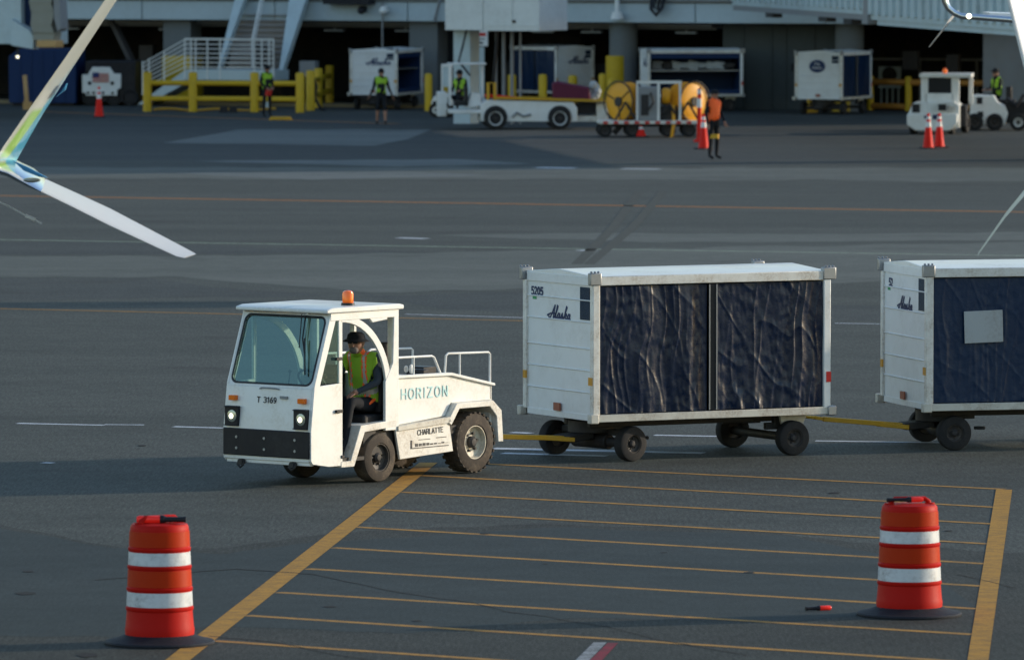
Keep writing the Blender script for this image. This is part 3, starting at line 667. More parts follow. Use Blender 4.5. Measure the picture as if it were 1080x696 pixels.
for s in (1, -1):
    y = s*(hw-.135)
    h = MB(); h.box(X(-.025), X(.02), y-.095, y+.095, .635, .855); h.box(X(-.045),X(-.0251),y-.095,y+.095,.84,.85); h.box(X(-.045),X(-.0251),y-.095,y+.095,.64,.65)
    ho = h.build('headlamp_housing', BLACK, tug, bevel=.006)
    k = MB(); k.lathe([(0,0),(.062,0),(.066,.012),(.0,.024)], axis='x', c=(X(-.020),y+.015,.745), n=20)
    hl_ = k.build('headlamp', LAMPL, ho); 
    k = MB(); k.lathe([(0,0),(.030,.0),(.022,.010),(0,.014)], axis='x', c=(X(-.045),y+.015,.745), n=16); k.build('bulb', LAMP, ho)
    t = MB(); t.box(X(-.02), X(.04), y-.045 if s>0 else y-.045, y+.045, .915, .97); t.build('turn_signal', AMBER, tug, bevel=.006)
cw = MB(); cw.tube([(X(.045),-.14,1.055),(X(.03),-.1,1.065),(X(.03),.1,1.065),(X(.045),.14,1.055)], .008); cw.build('grab_bar', GREY, tug)
letters('fleet_number', 'T 3169', (X(.033),-.03,.935), (0,1,0), (-.125,0,1), .058, .010, INK, tug)
pl = MB(); pl.box(X(.018),X(.04),.17,.27,.955,.985); pl.build('maker_plate', GREY, tug)
# roof
r = MB(); r.prism(pz([(.24,1.885),(.24,1.925),(.34,1.945),(1.47,1.945),(1.54,1.93),(1.54,1.885)]), 'xz', -hw-.03, hw+.03); r.build('roof', WHITE, tug, bevel=.012)
by = hw-.22
bc = MB(); bc.lathe([(0,1.944),(.075,1.944),(.072,1.972),(0,1.972)], c=(X(.88),by,0), n=20); beacon = bc.build('beacon_base', BLACK, tug)
bc = MB(); bc.lathe([(.062,1.972),(.062,2.06),(.055,2.09),(.03,2.105),(0,2.108)], c=(X(.88),by,0), n=24); bc.build('beacon', BEACON, tug)
# interior
s_ = MB(); s_.box(X(1.38), X(1.02), .05, .52, .60, .74); s_.obox((X(1.38), .28, 1.02), (.10,.46,.56), (0,-.12,0)); s_.build('seat', SEATM, tug, bevel=.03)
s_ = MB(); s_.box(X(1.38), X(1.02), -.52, -.08, .60, .72); s_.obox((X(1.38), -.30, 1.0), (.09,.42,.5), (0,-.12,0)); s_.build('seat', SEATM, tug, bevel=.03)
ds = MB(); ds.prism(pz([(.06,.60),(.10,1.08),(.32,1.09),(.38,1.0),(.30,.6)]), 'xz', -hw+.04, hw-.04); ds.build('dashboard', DARK, tug, bevel=.01)
st = MB()
cc = Vector((X(.52),.20,1.12)); ax = Vector((.75,0,-.66)).normalized(); u = ax.cross(Vector((0,1,0))).normalized(); v = Vector((0,1,0))
st.tube([cc+(u*math.cos(t)+v*math.sin(t))*.17 for t in [2*math.pi*k/24 for k in range(25)]], .013)
for k in range(3):
    t = 2*math.pi*k/3; st.cyl(cc, cc+(u*math.cos(t)+v*math.sin(t))*.17, .010, n=6)
st.cyl(cc, cc+ax*.3, .025); st.build('steering_wheel', BLACK, tug)
ls = MB(); ls.tube([(X(.46),-.1,1.0),(X(.50),-.1,1.2)], .008); ls.ball((X(.50),-.1,1.22), .02); ls.build('lever', BLACK, tug)
hg = MB()
for z in (.80, 1.37): hg.box(X(.50), X(.40), hw-.002, hw+.03, z, z+.035)
hg.box(X(.55),X(.50),hw-.005,hw+.012,.30,.335)
hg.build('door_hinge', BLACK, tug, bevel=.005)
# things behind the cab
ex = MB(); ex.cyl((X(1.62),.30,1.10),(X(1.62),.30,1.50),.055); ex.cyl((X(1.62),.30,1.50),(X(1.62),.30,1.45),.06,.045); ex.cyl((X(1.62),.42,1.10),(X(1.62),.42,1.38),.05)
ex.build('air_filter', BLACK, tug)
ex = MB(); ex.box(X(2.95),X(2.72),-.30,-.05,1.0,1.16); ex.box(X(2.70),X(2.60),-.2,.05,1.03,1.14); ex.build('deck_box', BLACK, tug, bevel=.01)
rg = MB(); rg.ball((X(1.86),.42,1.20), .03, (.6,1,1.3)); rg.ball((X(1.90),.46,1.20), .035, (1,.6,1.5)); rg.build('rag', WHITE, tug)
# lettering
yy = hw-.047
letters('livery_lettering', 'HORIZON', (X(1.98), yy, .940), (-1,0,0.0), (0,0,1), .108, .017, TEAL, tug, sp=.46)
yy = hw+.001
letters('maker_lettering', 'CHARLATTE', (X(2.02), yy, .515), (-1,0,.03), (.03,0,1), .055, .009, INK, tug, sp=.24)
mk = MB(); mk.box(X(2.34), X(1.68), hw, hw+.003, .335, .345); mk.box(X(1.71),X(1.68),hw,hw+.003,.345,.43); 
for k in range(9): mk.box(X(1.76+.065*k+.05), X(1.76+.065*k), hw, hw+.003, .355+.006*k*.3, .372+random.random()*.02)
mk.box(X(2.02),X(1.82),hw,hw+.003,.425,.432); mk.box(X(2.30),X(2.12),hw,hw+.003,.432,.44)
mk.build('worn_decal', INK, tug)
# driver
drv = empty('person', tug.location+Vector((.03,.04,.03)), tug.rotation_euler.z, 'driver in black brimmed hat and lime vest seated in the tow tractor cab', 'person')
s1 = Vector((0,0,0))
def T(b, y, z): return (X(b), y, z)
JD = dict(pel=T(1.27,.30,.83), waist=T(1.26,.30,.98), chest=T(1.20,.31,1.20), neck=T(1.13,.32,1.36), head=T(1.04,.35,1.49),
    shL=T(1.23,.49,1.31), elL=T(1.18,.545,1.06), wrL=T(.98,.44,.97), shR=T(1.17,.13,1.31), elR=T(1.02,.06,1.08), wrR=T(.78,.12,1.12),
    hiL=T(1.20,.39,.80), knL=T(.80,.46,.86), anL=T(.66,.50,.42), toL=T(.53,.52,.345), hiR=T(1.20,.21,.80), knR=T(.80,.18,.86), anR=T(.62,.15,.42), toR=T(.49,.14,.345), look=(.95,.35,0))
make_person(drv, JD, top=SHIRTG, legs=BLKC, vest=VESTG, sub=3, fat=1.05, hat='brim', curl={'L':(.4,0,-.1)})
drv.scale = (1.0,1.0,1.0)
bd = MB(); hc = Vector(JD['head']); bd.ball(hc+Vector((.062,.022,-.075)), .05, (1,1.05,.85)); bd.build('beard', BEARD, drv)
gl = MB(); gl.obox(hc+Vector((.088,.062,.012)), (.012,.055,.03), (0,0,R(20))); gl.obox(hc+Vector((.10,-.0,.012)), (.012,.055,.03), (0,0,R(20))); gl.build('sunglasses', BLACK, drv)
lb = MB(); lb.obox((X(1.22),.425,.865), (.26,.10,.03), (0,.35,.1)); lb.build('lap_cloth', VESTO, drv, bevel=.01)
# ------------------------------------------------------------------ baggage carts
def curtain(x0, x1, z0, z1, y, seed, folds=9, amp=.03, nx=110, nz=90):
    """hanging vinyl sheet with vertical folds and creases; normal toward +y"""
    mb = MB(); vs = []
    for j in range(nz+1):
        for i in range(nx+1):
            u = i/nx; w = j/nz; x = x0+(x1-x0)*u; z = z0+(z1-z0)*w
            wx = x+.10*noise.noise(Vector((x*1.2, z*1.6, seed)))
            p = Vector((wx*3.6+seed, z*.35, seed*1.7)); p2 = Vector((wx*10+seed*2+z*.5, z*.75, seed)); p3 = Vector((x*2.6+z*1.9, z*2.0-x*1.8, seed*3)); p4 = Vector((x*22, z*11, seed))
            rd = 1-abs(noise.noise(p2))*2.2; rd3 = max(0, 1-abs(noise.noise(p3))*3)
            lo = max(0, .22-w)*4
            dy = amp*(.85*noise.noise(p)+.36*max(0,rd)**2*(.9+.9*noise.noise(Vector((x*1.3, z*.9, seed+2))))+.0*rd3+.13*noise.noise(p4)*max(0,.6+1.6*noise.noise(p3+Vector((3,3,3))))+.06*noise.noise(p4*.7)+.13*max(0,1-abs(noise.noise(Vector((x*3.4-z*2.2,z*1.1+x*.8,seed+9))))*4)**2+lo*.5*noise.noise(Vector((x*16+seed, z*2, 4))))
            ed = min(u, 1-u)*14
            if ed < 1: dy *= .35+.65*ed
            vs.append((x+.006*noise.noise(p2*1.3), y+dy, z))
    n = nx+1
    mb.add(vs, [(j*n+i, j*n+i+1, (j+1)*n+i+1, (j+1)*n+i) for j in range(nz) for i in range(nx)])
    return mb
VINYL = mat('navy_vinyl', (.001,.010,.036), .27, dirt=.25, dirtc=(.005,.015,.026), spec=.36, bump=.28, bscale=7, dscale=3)
VINYL2 = mat('blue_vinyl', (.001,.018,.058), .38, spec=.35, dirt=.3, dirtc=(.015,.03,.055), bump=.3, bscale=14, dscale=3)
MESH = mat('grille_mesh', (.012,.03,.06), .5, bump=.8, bscale=60)
def make_cart(loc_corner, theta, number, label, near=True, Lc=3.10, Wc=1.72, Ht=2.14, steer=12, cloth=VINYL, amp=.036, patch=False, gapat=.49, logo='Alaska', bar=1.75, group='white covered baggage carts', kind='curtain', barpitch=0):
    th = R(theta); Fc = Vector((-math.cos(th), -math.sin(th), 0)); Lf = Vector((math.sin(th), -math.cos(th), 0))
    root = empty('baggage_cart', Vector(loc_corner)-Fc*Lc/2-Lf*Wc/2, math.atan2(Fc.y, Fc.x), label, 'baggage cart', group)
    hx, hy = Lc/2, Wc/2; zb = .49; zt = Ht
    d = MB(); d.box(-hx+.03, hx-.03, -hy+.03, hy-.03, zb+.0, zb+.05); d.build('floor_deck', DARK, root)
    for s in (1,-1):
        r = MB(); r.box(-hx+.02, hx-.02, s*hy-.03 if s>0 else -hy-.0, s*hy if s>0 else -hy+.03, zb-.02, zb+.065); r.build('bottom_rail', RUSTW, root, bevel=.006)
        r = MB(); r.box(-hx+.02, hx-.02, min(s*hy, s*(hy-.05)), max(s*hy, s*(hy-.05)), zt-.125, zt-.02); r.build('top_rail', WHITED, root, bevel=.008)
        for e in (1,-1):
            p = MB(); x = e*(hx-.045); y = s*(hy-.04); p.box(x-.045, x+.045, y-.04, y+.04, zb+.05, zt-.12); p.build('corner_post', WHITED if e>0 else WHITE, root, bevel=.008)
            k = MB(); x = e*(hx-.02); k.box(x-.085, x+.06 if e>0 else x+.085, s*hy-.06, s*hy+.012, zt-.12, zt+.02) if s>0 else k.box(x-.085, x+.06, -hy-.012, -hy+.06, zt-.12, zt+.02)
            for q in range(3): k.box(x-.07+.045*q, x-.045+.045*q, s*hy-.04, s*hy+.0, zt+.02, zt+.04)
            k.build('corner_casting', ALU, root, bevel=.012)
            k = MB(); k.box(min(e*hx-.07,e*hx+.02), max(e*hx-.07,e*hx+.02)+.02, s*hy-.07, s*hy+.02, zb-.035, zb+.075); k.build('corner_foot', RUSTW if e>0 else ALU, root, bevel=.012)
    rf = MB(); nx = 10
    for i in range(1):
        rf.prism([(-hy+.04,zt-.05),(hy-.04,zt-.05),(hy-.04,zt-.02),(0,zt+.035),(-hy+.04,zt-.02)], 'yz', -hx+.02, hx-.02)
    rf.build('roof', WHITE, root, bevel=.006)
    for e in (1,-1):
        w = MB(); x1 = e*(hx-.03); n = 6; hh = (zt-.10-zb-.06)/n
        w.box(min(x1,x1-e*.015), max(x1,x1-e*.015), -hy+.08, hy-.08, zb+.05, zt-.10)
        for i in range(1, n):
            z = zb+.06+hh*i+(.05 if i > 3 else 0); w.prism([(x1, z-.012),(x1+e*.014, z-.004),(x1+e*.014, z+.004),(x1, z+.012)], 'xz', -hy+.08, hy-.08)
        w.box(min(x1+e*.012,x1), max(x1+e*.012,x1), -hy+.08, hy-.08, zb-.01, zb+.06)
        w.box(min(x1+e*.018,x1), max(x1+e*.018,x1), -hy+.08, hy-.08, zt-.13, zt-.03)
        w.build('end_panel', CARTW, root, bevel=.003)
    xf = hx-.028
    if number: letters('cart_number', number, (xf, -hy+.31, 1.895), (0,1,0), (0,0,1), .085, .02, NAVY, root)
    if logo:
        strokes('logo_lettering', [[(a*1.42, b_) for a, b_ in pl_] for pl_ in SCRIPT], (xf, -hy+.60, 1.60 if number else 1.45), (0,1,0), (0,0,1), .150 if number else .22, .021 if number else .04, NAVY, root, label=logo+' in slanted script', shear=.25)
    if number:
        g = MB(); g.box(xf-.001, xf+.003, -hy+.20, -hy+.29, 1.80, 1.83); g.build('green_sticker', GREEN, root)
    mw = MB(); mw.box(xf-.002, xf+.006, hy-.36, hy-.13, 1.62, 1.99); mw.build('mesh_vent', MESH, root)
    for y, z, m_, nm, sy in ((hy-.06,.93,AMBREF,'side_reflector',.05),(-hy+.05,.93,AMBREF,'side_reflector',.035),(-.02,.60,BRREF,'rear_reflector',.075)):
        k = MB(); k.box(hx-.012, hx+.006, y-sy, y+sy, z-.045, z+.045); k.build(nm, m_, root)
    k = MB(); k.box(-hx-.002, -hx+.06, hy-.001, hy+.006, .84, .96); k.build('red_reflector', REDREF, root)
    # side cover
    if kind == 'curtain':
        for s in (1,-1):
            y = s*(hy-.035)
            xa, xb = hx-.09, -hx+.09; xm = xa+(xb-xa)*gapat
            for a, b in ((xa, xm+.03), (xm-.03, xb)):
                det = near and s > 0
                c_ = curtain(a, b, zb+.075, zt-.14, y, random.random()*50, nx=170 if det else 24, nz=130 if det else 20, amp=amp)
                o = c_.build('curtain', cloth, root, smooth=180)
                if patch and s > 0 and a == xa:
                    ptc = MB(); ptc.obox((hx-.70, hy-.006, 1.44), (.47,.012,.37), (0,.03,0)); ptc.build('clear_window', PASTEL, o, bevel=.003)
            if s > 0:
                z_ = MB(); z_.box(xm+.012, xm+.024, y+.03, y+.045, zb+.08, zt-.14); z_.build('curtain_edge', ALU, root); z_ = MB(); z_.box(xm-.080, xm-.068, y+.03, y+.045, zb+.08, zt-.14); z_.build('curtain_edge', ALU, root); z_ = MB(); z_.box(xm-.068, xm+.012, y+.024, y+.030, zb+.08, zt-.14)
                z_.build('dark_gap_strip', BLACK, root)  # black strip paints the shade in the gap between the curtains
    elif kind == 'open':
        for e in (1,-1):
            w = MB(); w.box(min(e*(hx-.05),e*(hx-.10)), max(e*(hx-.05),e*(hx-.10)), -hy+.08, hy-.09, zb+.05, zt-.12); w.build('inner_lining', DKBLUE, root)
        for z_a, z_b, x_a, x_b in ((zb+.06, zb+.20, -hx+.1, hx-.1),(zt-.28, zt-.13, -hx+.1, hx-.1)):
            w = MB(); w.box(x_a, x_b, hy-.08, hy-.05, z_a, z_b); w.build('valance', DKBLUE, root)
        y = -hy+.04
        w = MB(); w.box(-hx+.08, hx-.08, y-.01, y+.01, zb+.05, zt-.12); w.build('back_curtain', DKBLUE, root)
        w = MB(); w.box(-hx+.08, hx-.08, -hy+.08, hy-.15, 1.28, 1.32); w.build('shelf', ALU, root)
    inn_ = MB(); inn_.box(-hx+.09, hx-.09, -.01, .01, zb+.05, zt-.12) if kind == 'curtain' else None
    if inn_: inn_.build('inner_curtain', DARK, root)
    # running gear: rear axle fixed, front axle on a turntable with the tow bar
    ra = MB(); ra.box(-hx+.25, hx-.25, -.32, -.24, zb-.12, zb); ra.box(-hx+.25, hx-.25, .24, .32, zb-.12, zb); ra.cyl((-hx+.42,-hy+.2,.2),(-hx+.42,hy-.2,.2),.05); 
    for s in (1,-1): ra.obox((-hx+.42, s*.5, .33), (.5,.06,.08), (0,.0,0)); ra.obox((-hx+.5, s*.5, .40), (.12,.08,.2))
    ra.build('rear_axle', DARK, root, bevel=.01)
    pz_ = MB(); pz_.prism([(-hx+.18,zb-.02),(-hx+.55,zb-.02),(-hx+.5,.30),(-hx+.25,.33)], 'xz', hy-.26, hy-.22); pz_.build('hitch_plate', RUSTW, root)
    for s in (1,-1): make_wheel(root, (-hx+.42, s*(hy-.16), .2), .2, .14, s, RUBBER, RIMD, rimr=.5)
    px_ = hx-.45; st_ = R(steer)
    bg = MB(); cs, sn = math.cos(st_), math.sin(st_)
    def bq(x, y, z): return Vector((px_+x*cs-y*sn, x*sn+y*cs, z))
    bg.cyl(bq(0,-.60,.2), bq(0,.60,.2), .055); bg.cyl(bq(0,-.3,.2), bq(0,.3,.2), .085, n=14); bg.cyl(bq(0,0,.30), bq(0,0,zb-.05), .28, n=24); bg.bar(bq(-.05,-.55,.31), bq(-.05,.55,.31), .10, .07); bg.bar(bq(.10,.0,.27), bq(.45,0,.24), .3, .08); bg.cyl(bq(-.3,.45,.24), bq(-.42,.5,.24), .02)
    bg.bar(bq(-.15,.0,.33), bq(-.15,.0,.42), .5, .4)
    bg.build('front_axle', DARK, root, bevel=.008)
    for s in (1,-1): make_wheel(root, tuple(bq(0, s*.67, .2)), .2, .14, s, RUBBER, RIMD, steer=st_, rimr=.5)
    if bar:
        tb = MB(); e_ = bq(bar, 0, .36+barpitch); tb.bar(bq(.42,0,.245), bq(bar-.15,0,.335+barpitch), .085, .055); tb.cyl(e_-Vector((0,0,.015)), e_+Vector((0,0,.015)), .07, n=16); tb.bar(bq(bar-.16,0,.335+barpitch), e_, .05,.04)
        tb.bar(bq(.40,-.16,.235), bq(.75,0,.265), .05,.05); tb.bar(bq(.40,.16,.235), bq(.75,0,.265), .05,.05)
        tb.build('tow_bar', YEL, root, bevel=.006)
    return root
cart1 = make_cart(G(625.5,489.5), 27.5, '5205', 'white baggage cart 5205 hooked behind the tow tractor, two crumpled dark navy curtains', steer=12, bar=1.95)
cart2 = make_cart(G(976.5,476.5), 15, '52', 'rear baggage cart cut off by the right edge, smooth blue curtain with pale window patch', steer=-4, cloth=VINYL2, amp=.028, patch=True, gapat=.62, bar=1.55)
# ------------------------------------------------------------------ aircraft wing tips
def section(P1, P2, depth, thick, n=10, front=0):
    """lens shaped aerofoil between a leading edge P1 and trailing edge P2; chord runs back by depth"""
    a = Vector(P1); cm = Vector((0,0,H))-CJ; b = cm+(Vector(P2)-cm)*(1+depth/CJ.y); ch = b-a
    return a, b, ch, thick
def blade(secs, nvec):
    mb = MB(); n = 12; vs = []
    for a, b, ch, th in secs:
        nv = (Vector(nvec)-ch*(Vector(nvec).dot(ch)/ch.length_squared)).normalized()
        prof = [(t, .5*th*ch.length*(2.97*math.sqrt(t)-1.26*t-3.5*t*t+2.8*t**3-1.0*t**4)) for t in [ (1-math.cos(math.pi*k/n))/2 for k in range(n+1)]]
        up = [a+ch*t+nv*h for t, h in prof]; lo = [a+ch*t-nv*h for t, h in prof][1:-1][::-1]
        vs.append(up+lo)
    k = len(vs[0]); 
    mb.add([v for s in vs for v in s], [(j*k+i, j*k+(i+1)%k, (j+1)*k+(i+1)%k, (j+1)*k+i) for j in range(len(vs)-1) for i in range(k)]+[tuple(range(k)), tuple(range(len(vs)*k-1, (len(vs)-1)*k-1, -1))])
    return mb
def livery(name):
    m, nt, b = nodes(name); tc = nt.nodes.new('ShaderNodeTexCoord'); sx = nt.nodes.new('ShaderNodeSeparateXYZ'); nt.links.new(tc.outputs['Object'], sx.inputs[0])
    v = coord(nt, (1,1,1)); w = noise_f(nt, v, 1.1, 1)
    # local z: height above the joint, local x - z*.55 : across the blade towards its trailing edge
    mad = N(nt,'ShaderNodeMath',operation='MULTIPLY_ADD'); nt.links.new(sx.outputs[2], mad.inputs[0]); mad.inputs[1].default_value = -.70; nt.links.new(sx.outputs[0], mad.inputs[2])
    mad2 = N(nt,'ShaderNodeMath',operation='ADD'); nt.links.new(mad.outputs[0], mad2.inputs[0]); mad2.inputs[1].default_value = .30; mad = mad2
    blue = ramp(nt, mad.outputs[0], .185, .195)
    hgt = ramp(nt, sx.outputs[2], .55, 1.0, (1,1,1,1), (0,0,0,1))
    mu = N(nt,'ShaderNodeMath',operation='MULTIPLY'); nt.links.new(blue, mu.inputs[0]); nt.links.new(hgt, mu.inputs[1])
    c1 = mixc(nt, mu.outputs[0], (.46,.50,.48), (.03,.28,.46))
    gz = ramp(nt, sx.outputs[2], .10, .13); gz2 = ramp(nt, sx.outputs[2], .50, .54, (1,1,1,1),(0,0,0,1))
    g = N(nt,'ShaderNodeMath',operation='MULTIPLY'); nt.links.new(gz, g.inputs[0]); nt.links.new(gz2, g.inputs[1])
    gg = N(nt,'ShaderNodeMath',operation='MULTIPLY'); nt.links.new(g.outputs[0], gg.inputs[0]); nt.links.new(ramp(nt, mad.outputs[0], .13, .15), gg.inputs[1])
    ggg = N(nt,'ShaderNodeMath',operation='MULTIPLY'); nt.links.new(gg.outputs[0], ggg.inputs[0]); nt.links.new(ramp(nt, mad.outputs[0], .19, .20, (1,1,1,1),(0,0,0,1)), ggg.inputs[1])
    c2 = mixc(nt, ggg.outputs[0], c1, (.22,.44,.06))
    low = ramp(nt, sx.outputs[2], .09, .11, (1,1,1,1),(0,0,0,1))
    c3 = mixc(nt, low, c2, (.10,.45,.60))
    nt.links.new(c3, b.inputs['Base Color']); b.inputs['Roughness'].default_value = .28; b.inputs['Coat Weight'].default_value = .3
    return m
BLUEP = mat('blue_wing_paint', (.03,.22,.45), .3)
WHITEG = mat('gloss_white_wing', (.80,.81,.82), .3, var=.03)
def wing_tip(D, label, mirror, Pj, up_pts, st_pts, group=None):
    global CJ
    J = P(*Pj, D); CJ = J.copy(); t = empty('aircraft_wing', J, 0, label, 'aircraft wing', group)
    def L(px, py, dd=0): return P(px, py, D+dd)-J
    return t, L
t, L = wing_tip(60, 'white scimitar wing tip with blue and green painted winglet at the upper left', False, (8,182), 0, 0)
LIV = livery('winglet_livery')
secs = [section(L(-2,164), L(16,172), 1.0, .06), section(L(5.5,152), L(30,147), .9, .04), section(L(27.5,120), L(45.5,120), .8, .04), section(L(69,61), L(83.5,61), .7, .04), section(L(111,0), L(123.5,0), .55, .04), section(L(161,-74), L(168,-74), .42, .04)]
blade(secs, (1,0,.6)).build('winglet', LIV, t, smooth=60)
secs = [section(L(43,202), L(47,188.5), .95, .04), section(L(75,217.5), L(78,202.5), .85, .04), section(L(115,237.5), L(116,220), .70, .04), section(L(155,256), L(158,242), .52, .035), section(L(186,270.3), L(196,262), .36, .03), section(L(194,272), L(207,268), .26, .03)]
blade(secs, (.5,0,1)).build('lower_winglet', BLADE, t, smooth=60)
secs = [section(L(-90,158), L(-90,140), 1.7, .09), section(L(-20,174), L(-10,160), 1.4, .09), section(L(8,183), L(14,167.5), 1.2, .09), section(L(30,195), L(36,178), 1.05, .09), section(L(44,202.6), L(48,189), .95, .04)]
blade(secs, (.4,0,1)).build('tip_fairing', [CHROME], t, smooth=60)
k = MB(); k.prism([(L(14,169).x, L(14,169).z),(L(32,177).x, L(32,177).z),(L(51,187.5).x, L(51,187.5).z),(L(42,186.5).x,L(42,186.5).z),(L(26,180).x,L(26,180).z)], 'xz', -.09, -.04)
k.build('blue_stripe', BLUEP, t, bevel=.005)
k = MB(); k.ball(L(34,190)+Vector((0,-.03,0)), .05, (1.5,.6,.45)); k.build('navigation_light', LAMPL, t)
k = MB(); k.prism([(L(64,97).x,L(64,97).z),(L(66,90).x,L(66,90).z),(L(60,99).x,L(60,99).z),(L(55,104).x,L(55,104).z)], 'xz', .5, .7); k.build('winglet_bracket', BLUEP, t)
k = MB(); k.tube([L(-12,208,.5), L(10,218,.5), L(29,228.5,.5)], .007); k.cyl(L(27,227.5,.5), L(37,232,.5), .016, n=8); k.cyl(L(37,232,.5), L(44,236,.5), .007, n=6); k.build('static_wick', WHITEG, t)  # white colour carries the wick's bright glint
k = MB(); k.prism([(-4.5,-.35),(-.6,-.1),(-.6,.02),(-4.5,-.1)], 'xz', .0, 2.2); k.build('wing_panel', WHITEG, t, bevel=.05)
t, L = wing_tip(60, 'silver scimitar wing tip pointing down at the right edge above the rear cart', True, (1106,172), 0, 0)
secs = [section(L(1112,180), L(1120,166), .8, .02), section(L(1082,205), L(1083,197), .6, .018), section(L(1060,230), L(1061.5,223.5), .45, .015), section(L(1031,270), L(1032,266), .2, .015)]
blade(secs, (1,0,.6)).build('lower_winglet', SILVD, t, smooth=60)
secs = [section(L(1104,170), L(1124,168), 1.2, .10), section(L(1094,112), L(1114,110), 1.05, .10), section(L(1079,58), L(1098,55), .95, .10), section(L(1064.5,0), L(1080,-4), .8, .10), section(L(1046,-80), L(1056,-82), .45, .10)]
blade(secs, (1,0,.3)).build('winglet', WHITEG, t, smooth=60)
k = MB(); k.prism([(.05,-.15),(.05,.1),(4.5,-.05),(4.5,-.35)], 'xz', 0, 1.8); k.build('wing_panel', WHITEG, t, bevel=.05)
t, L = wing_tip(118, 'distant aircraft wing tip with hooked winglet and small light, top right corner', True, (1006,14), 0, 0)
k = MB(); k.tube([L(995,-30), L(995.5,-8), L(996.5,2), L(1000,9), L(1006,14), L(1014,17.5), L(1030,18.5), L(1056,20.5), L(1085,23), L(1140,27)], .055, 10); k.build('wing_edge', CHROME, t, smooth=60)
secs = [section(L(1006,14), L(1012,11), .8, .06), section(L(994,31), L(997,30), .5, .05), section(L(979,50.5), L(981,49.5), .2, .05)]
blade(secs, (1,0,.6)).build('lower_winglet', WHITEG, t, smooth=60)
k = MB(); k.ball(L(1022,17.5,-.1), .045); k.build('navigation_light', LAMP, t)
k = MB(); k.prism([(.6,-.06),(.6,.0),(6,-.2),(6,-.45)], 'xz', .1, 1.8); k.build('wing_panel', WHITEG, t)
# ------------------------------------------------------------------ terminal building
FA = R(-23); D0 = 232.0; ta = math.tan(R(23))
def fx(px):
    y = D0/(1+ta*(px-540)/F); return ((px-540)/F*y)/math.cos(FA)
def fz(py, px=540):
    y = D0/(1+ta*(px-540)/F); return P(px, py, y).z
tb = empty('terminal_building', (0, D0, 0), FA, 'grey terminal building with pale fascia over a dark undercroft behind the parked equipment', 'building')
x0, x1 = -60, 34
z0 = 2.80
m = MB()
edges = [x0]+[fx(p) for p in (-300,-150,0,50,150,290,430,590,733,870,1010,1150)]+[x1]
for a, b in zip(edges[:-1], edges[1:]):
    if b-a > .1: m.box(a+.015, b-.015, 0, .25, z0, z0+.62)
m.build('fascia', FASCIA, tb, bevel=.02)
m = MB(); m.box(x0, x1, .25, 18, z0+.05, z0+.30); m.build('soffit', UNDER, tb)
m = MB(); m.box(x0, x1, .06, .4, z0+.62, z0+.70); m.box(x0, x1, -.12, .2, z0+.70, z0+.78); m.build('ledge', GREY, tb)
m = MB(); m.box(x0, x1, .4, 18, z0+.70, 12); m.build('upper_wall', FASCIA, tb)
m = MB(); m.box(x0, x1, -.5, 18.5, 12, 12.5); m.build('roof', GREY, tb)
for i in range(16):
    xx = x0+4+i*5.6
    if xx > x1-4: break
    m = MB(); m.box(xx, xx+4.4, .34, .5, 5.2, 7.6); w_ = m.build('window', GREY, tb); m = MB(); m.box(xx+.1, xx+4.3, .32, .345, 5.3, 7.5); m.build('pane', GLD, w_)
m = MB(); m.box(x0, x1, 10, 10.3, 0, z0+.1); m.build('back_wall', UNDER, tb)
m = MB(); m.box(fx(748), fx(868), 1.2, 1.5, 0, z0+.05); m.box(fx(868), fx(890), 1.3, 1.6, 0, z0+.05)
for q in (770, 800, 815, 845): m.box(fx(q)-.02, fx(q)+.02, 1.17, 1.2, 0, z0)
gw = m.build('partition_wall', GREYW, tb)
m = MB(); m.box(fx(821), fx(827), 1.14, 1.2, 1.25, 1.5); m.build('wall_switch', BLACK, gw)
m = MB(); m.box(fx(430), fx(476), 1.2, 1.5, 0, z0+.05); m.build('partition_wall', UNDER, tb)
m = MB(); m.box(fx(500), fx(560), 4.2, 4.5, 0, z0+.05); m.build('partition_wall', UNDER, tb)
for px, r in ((658,.46), (897,.46), (182,.0), (442,.0), (-120,.46), (1110,.46)):
    m = MB(); qx = fx(px)-.32
    if r: m.cyl((qx, .75, 0), (qx, .75, z0+.06), r, n=32)
    else: m.box(fx(px)-.5, fx(px)+.5, .35, 1.2, 0, z0+.06)
    c_ = m.build('column', CONCR, tb)
    if px == 442: continue
    m = MB()
    if r: m.cyl((qx-.13, .50, 0), (qx-.13, .50, 1.72), .36, n=32)
    else: m.box(fx(px)-.53, fx(px)+.53, .32, 1.23, 0, 1.6)
    m.build('yellow_guard', YELSAF, c_)
m = MB(); m.bar((fx(104), .9, z0+.1), (fx(150), .6, .15), .25, .15); m.build('brace', STEELB, tb)
m = MB(); m.box(fx(1030), fx(1110), .6, .9, .0, z0); m.build('roller_door', GREY, tb)
for q in range(6): pass
m = MB(); m.box(fx(350)-.1, fx(396), -.5, 0, z0+.55, z0+.9); m.build('sign_box', BLACK, tb)
for px, py in ((385,12),(408,11)):
    m = MB(); m.box(fx(px)-.08, fx(px)+.08, -.25, 0, z0+.3, z0+.5); m.ball((fx(px), -.3, z0+.35), .13); m.build('flood_light', BLACK if px<390 else WHITE, tb)
m = MB(); m.cyl((fx(654), -.25, z0+.12), (fx(654), -.25, z0+.35), .22,.16, n=16); m.cyl((fx(654), -.25, z0+.35), (fx(654), -.25, z0+.9), .08); m.build('wall_lamp', WHITE, tb)
m = MB(); m.tube([(fx(689), -.15, z0+.9), (fx(690), -.3, z0+.45), (fx(696), -.35, z0+.25), (fx(702), -.3, z0+.5), (fx(702),-.1,z0+.9)], .06); m.tube([(fx(692), -.15, z0+.9), (fx(693), -.3, z0+.5), (fx(697), -.3, z0+.42), (fx(700), -.3, z0+.9)], .05); m.build('cable_loop', BLACK, tb)
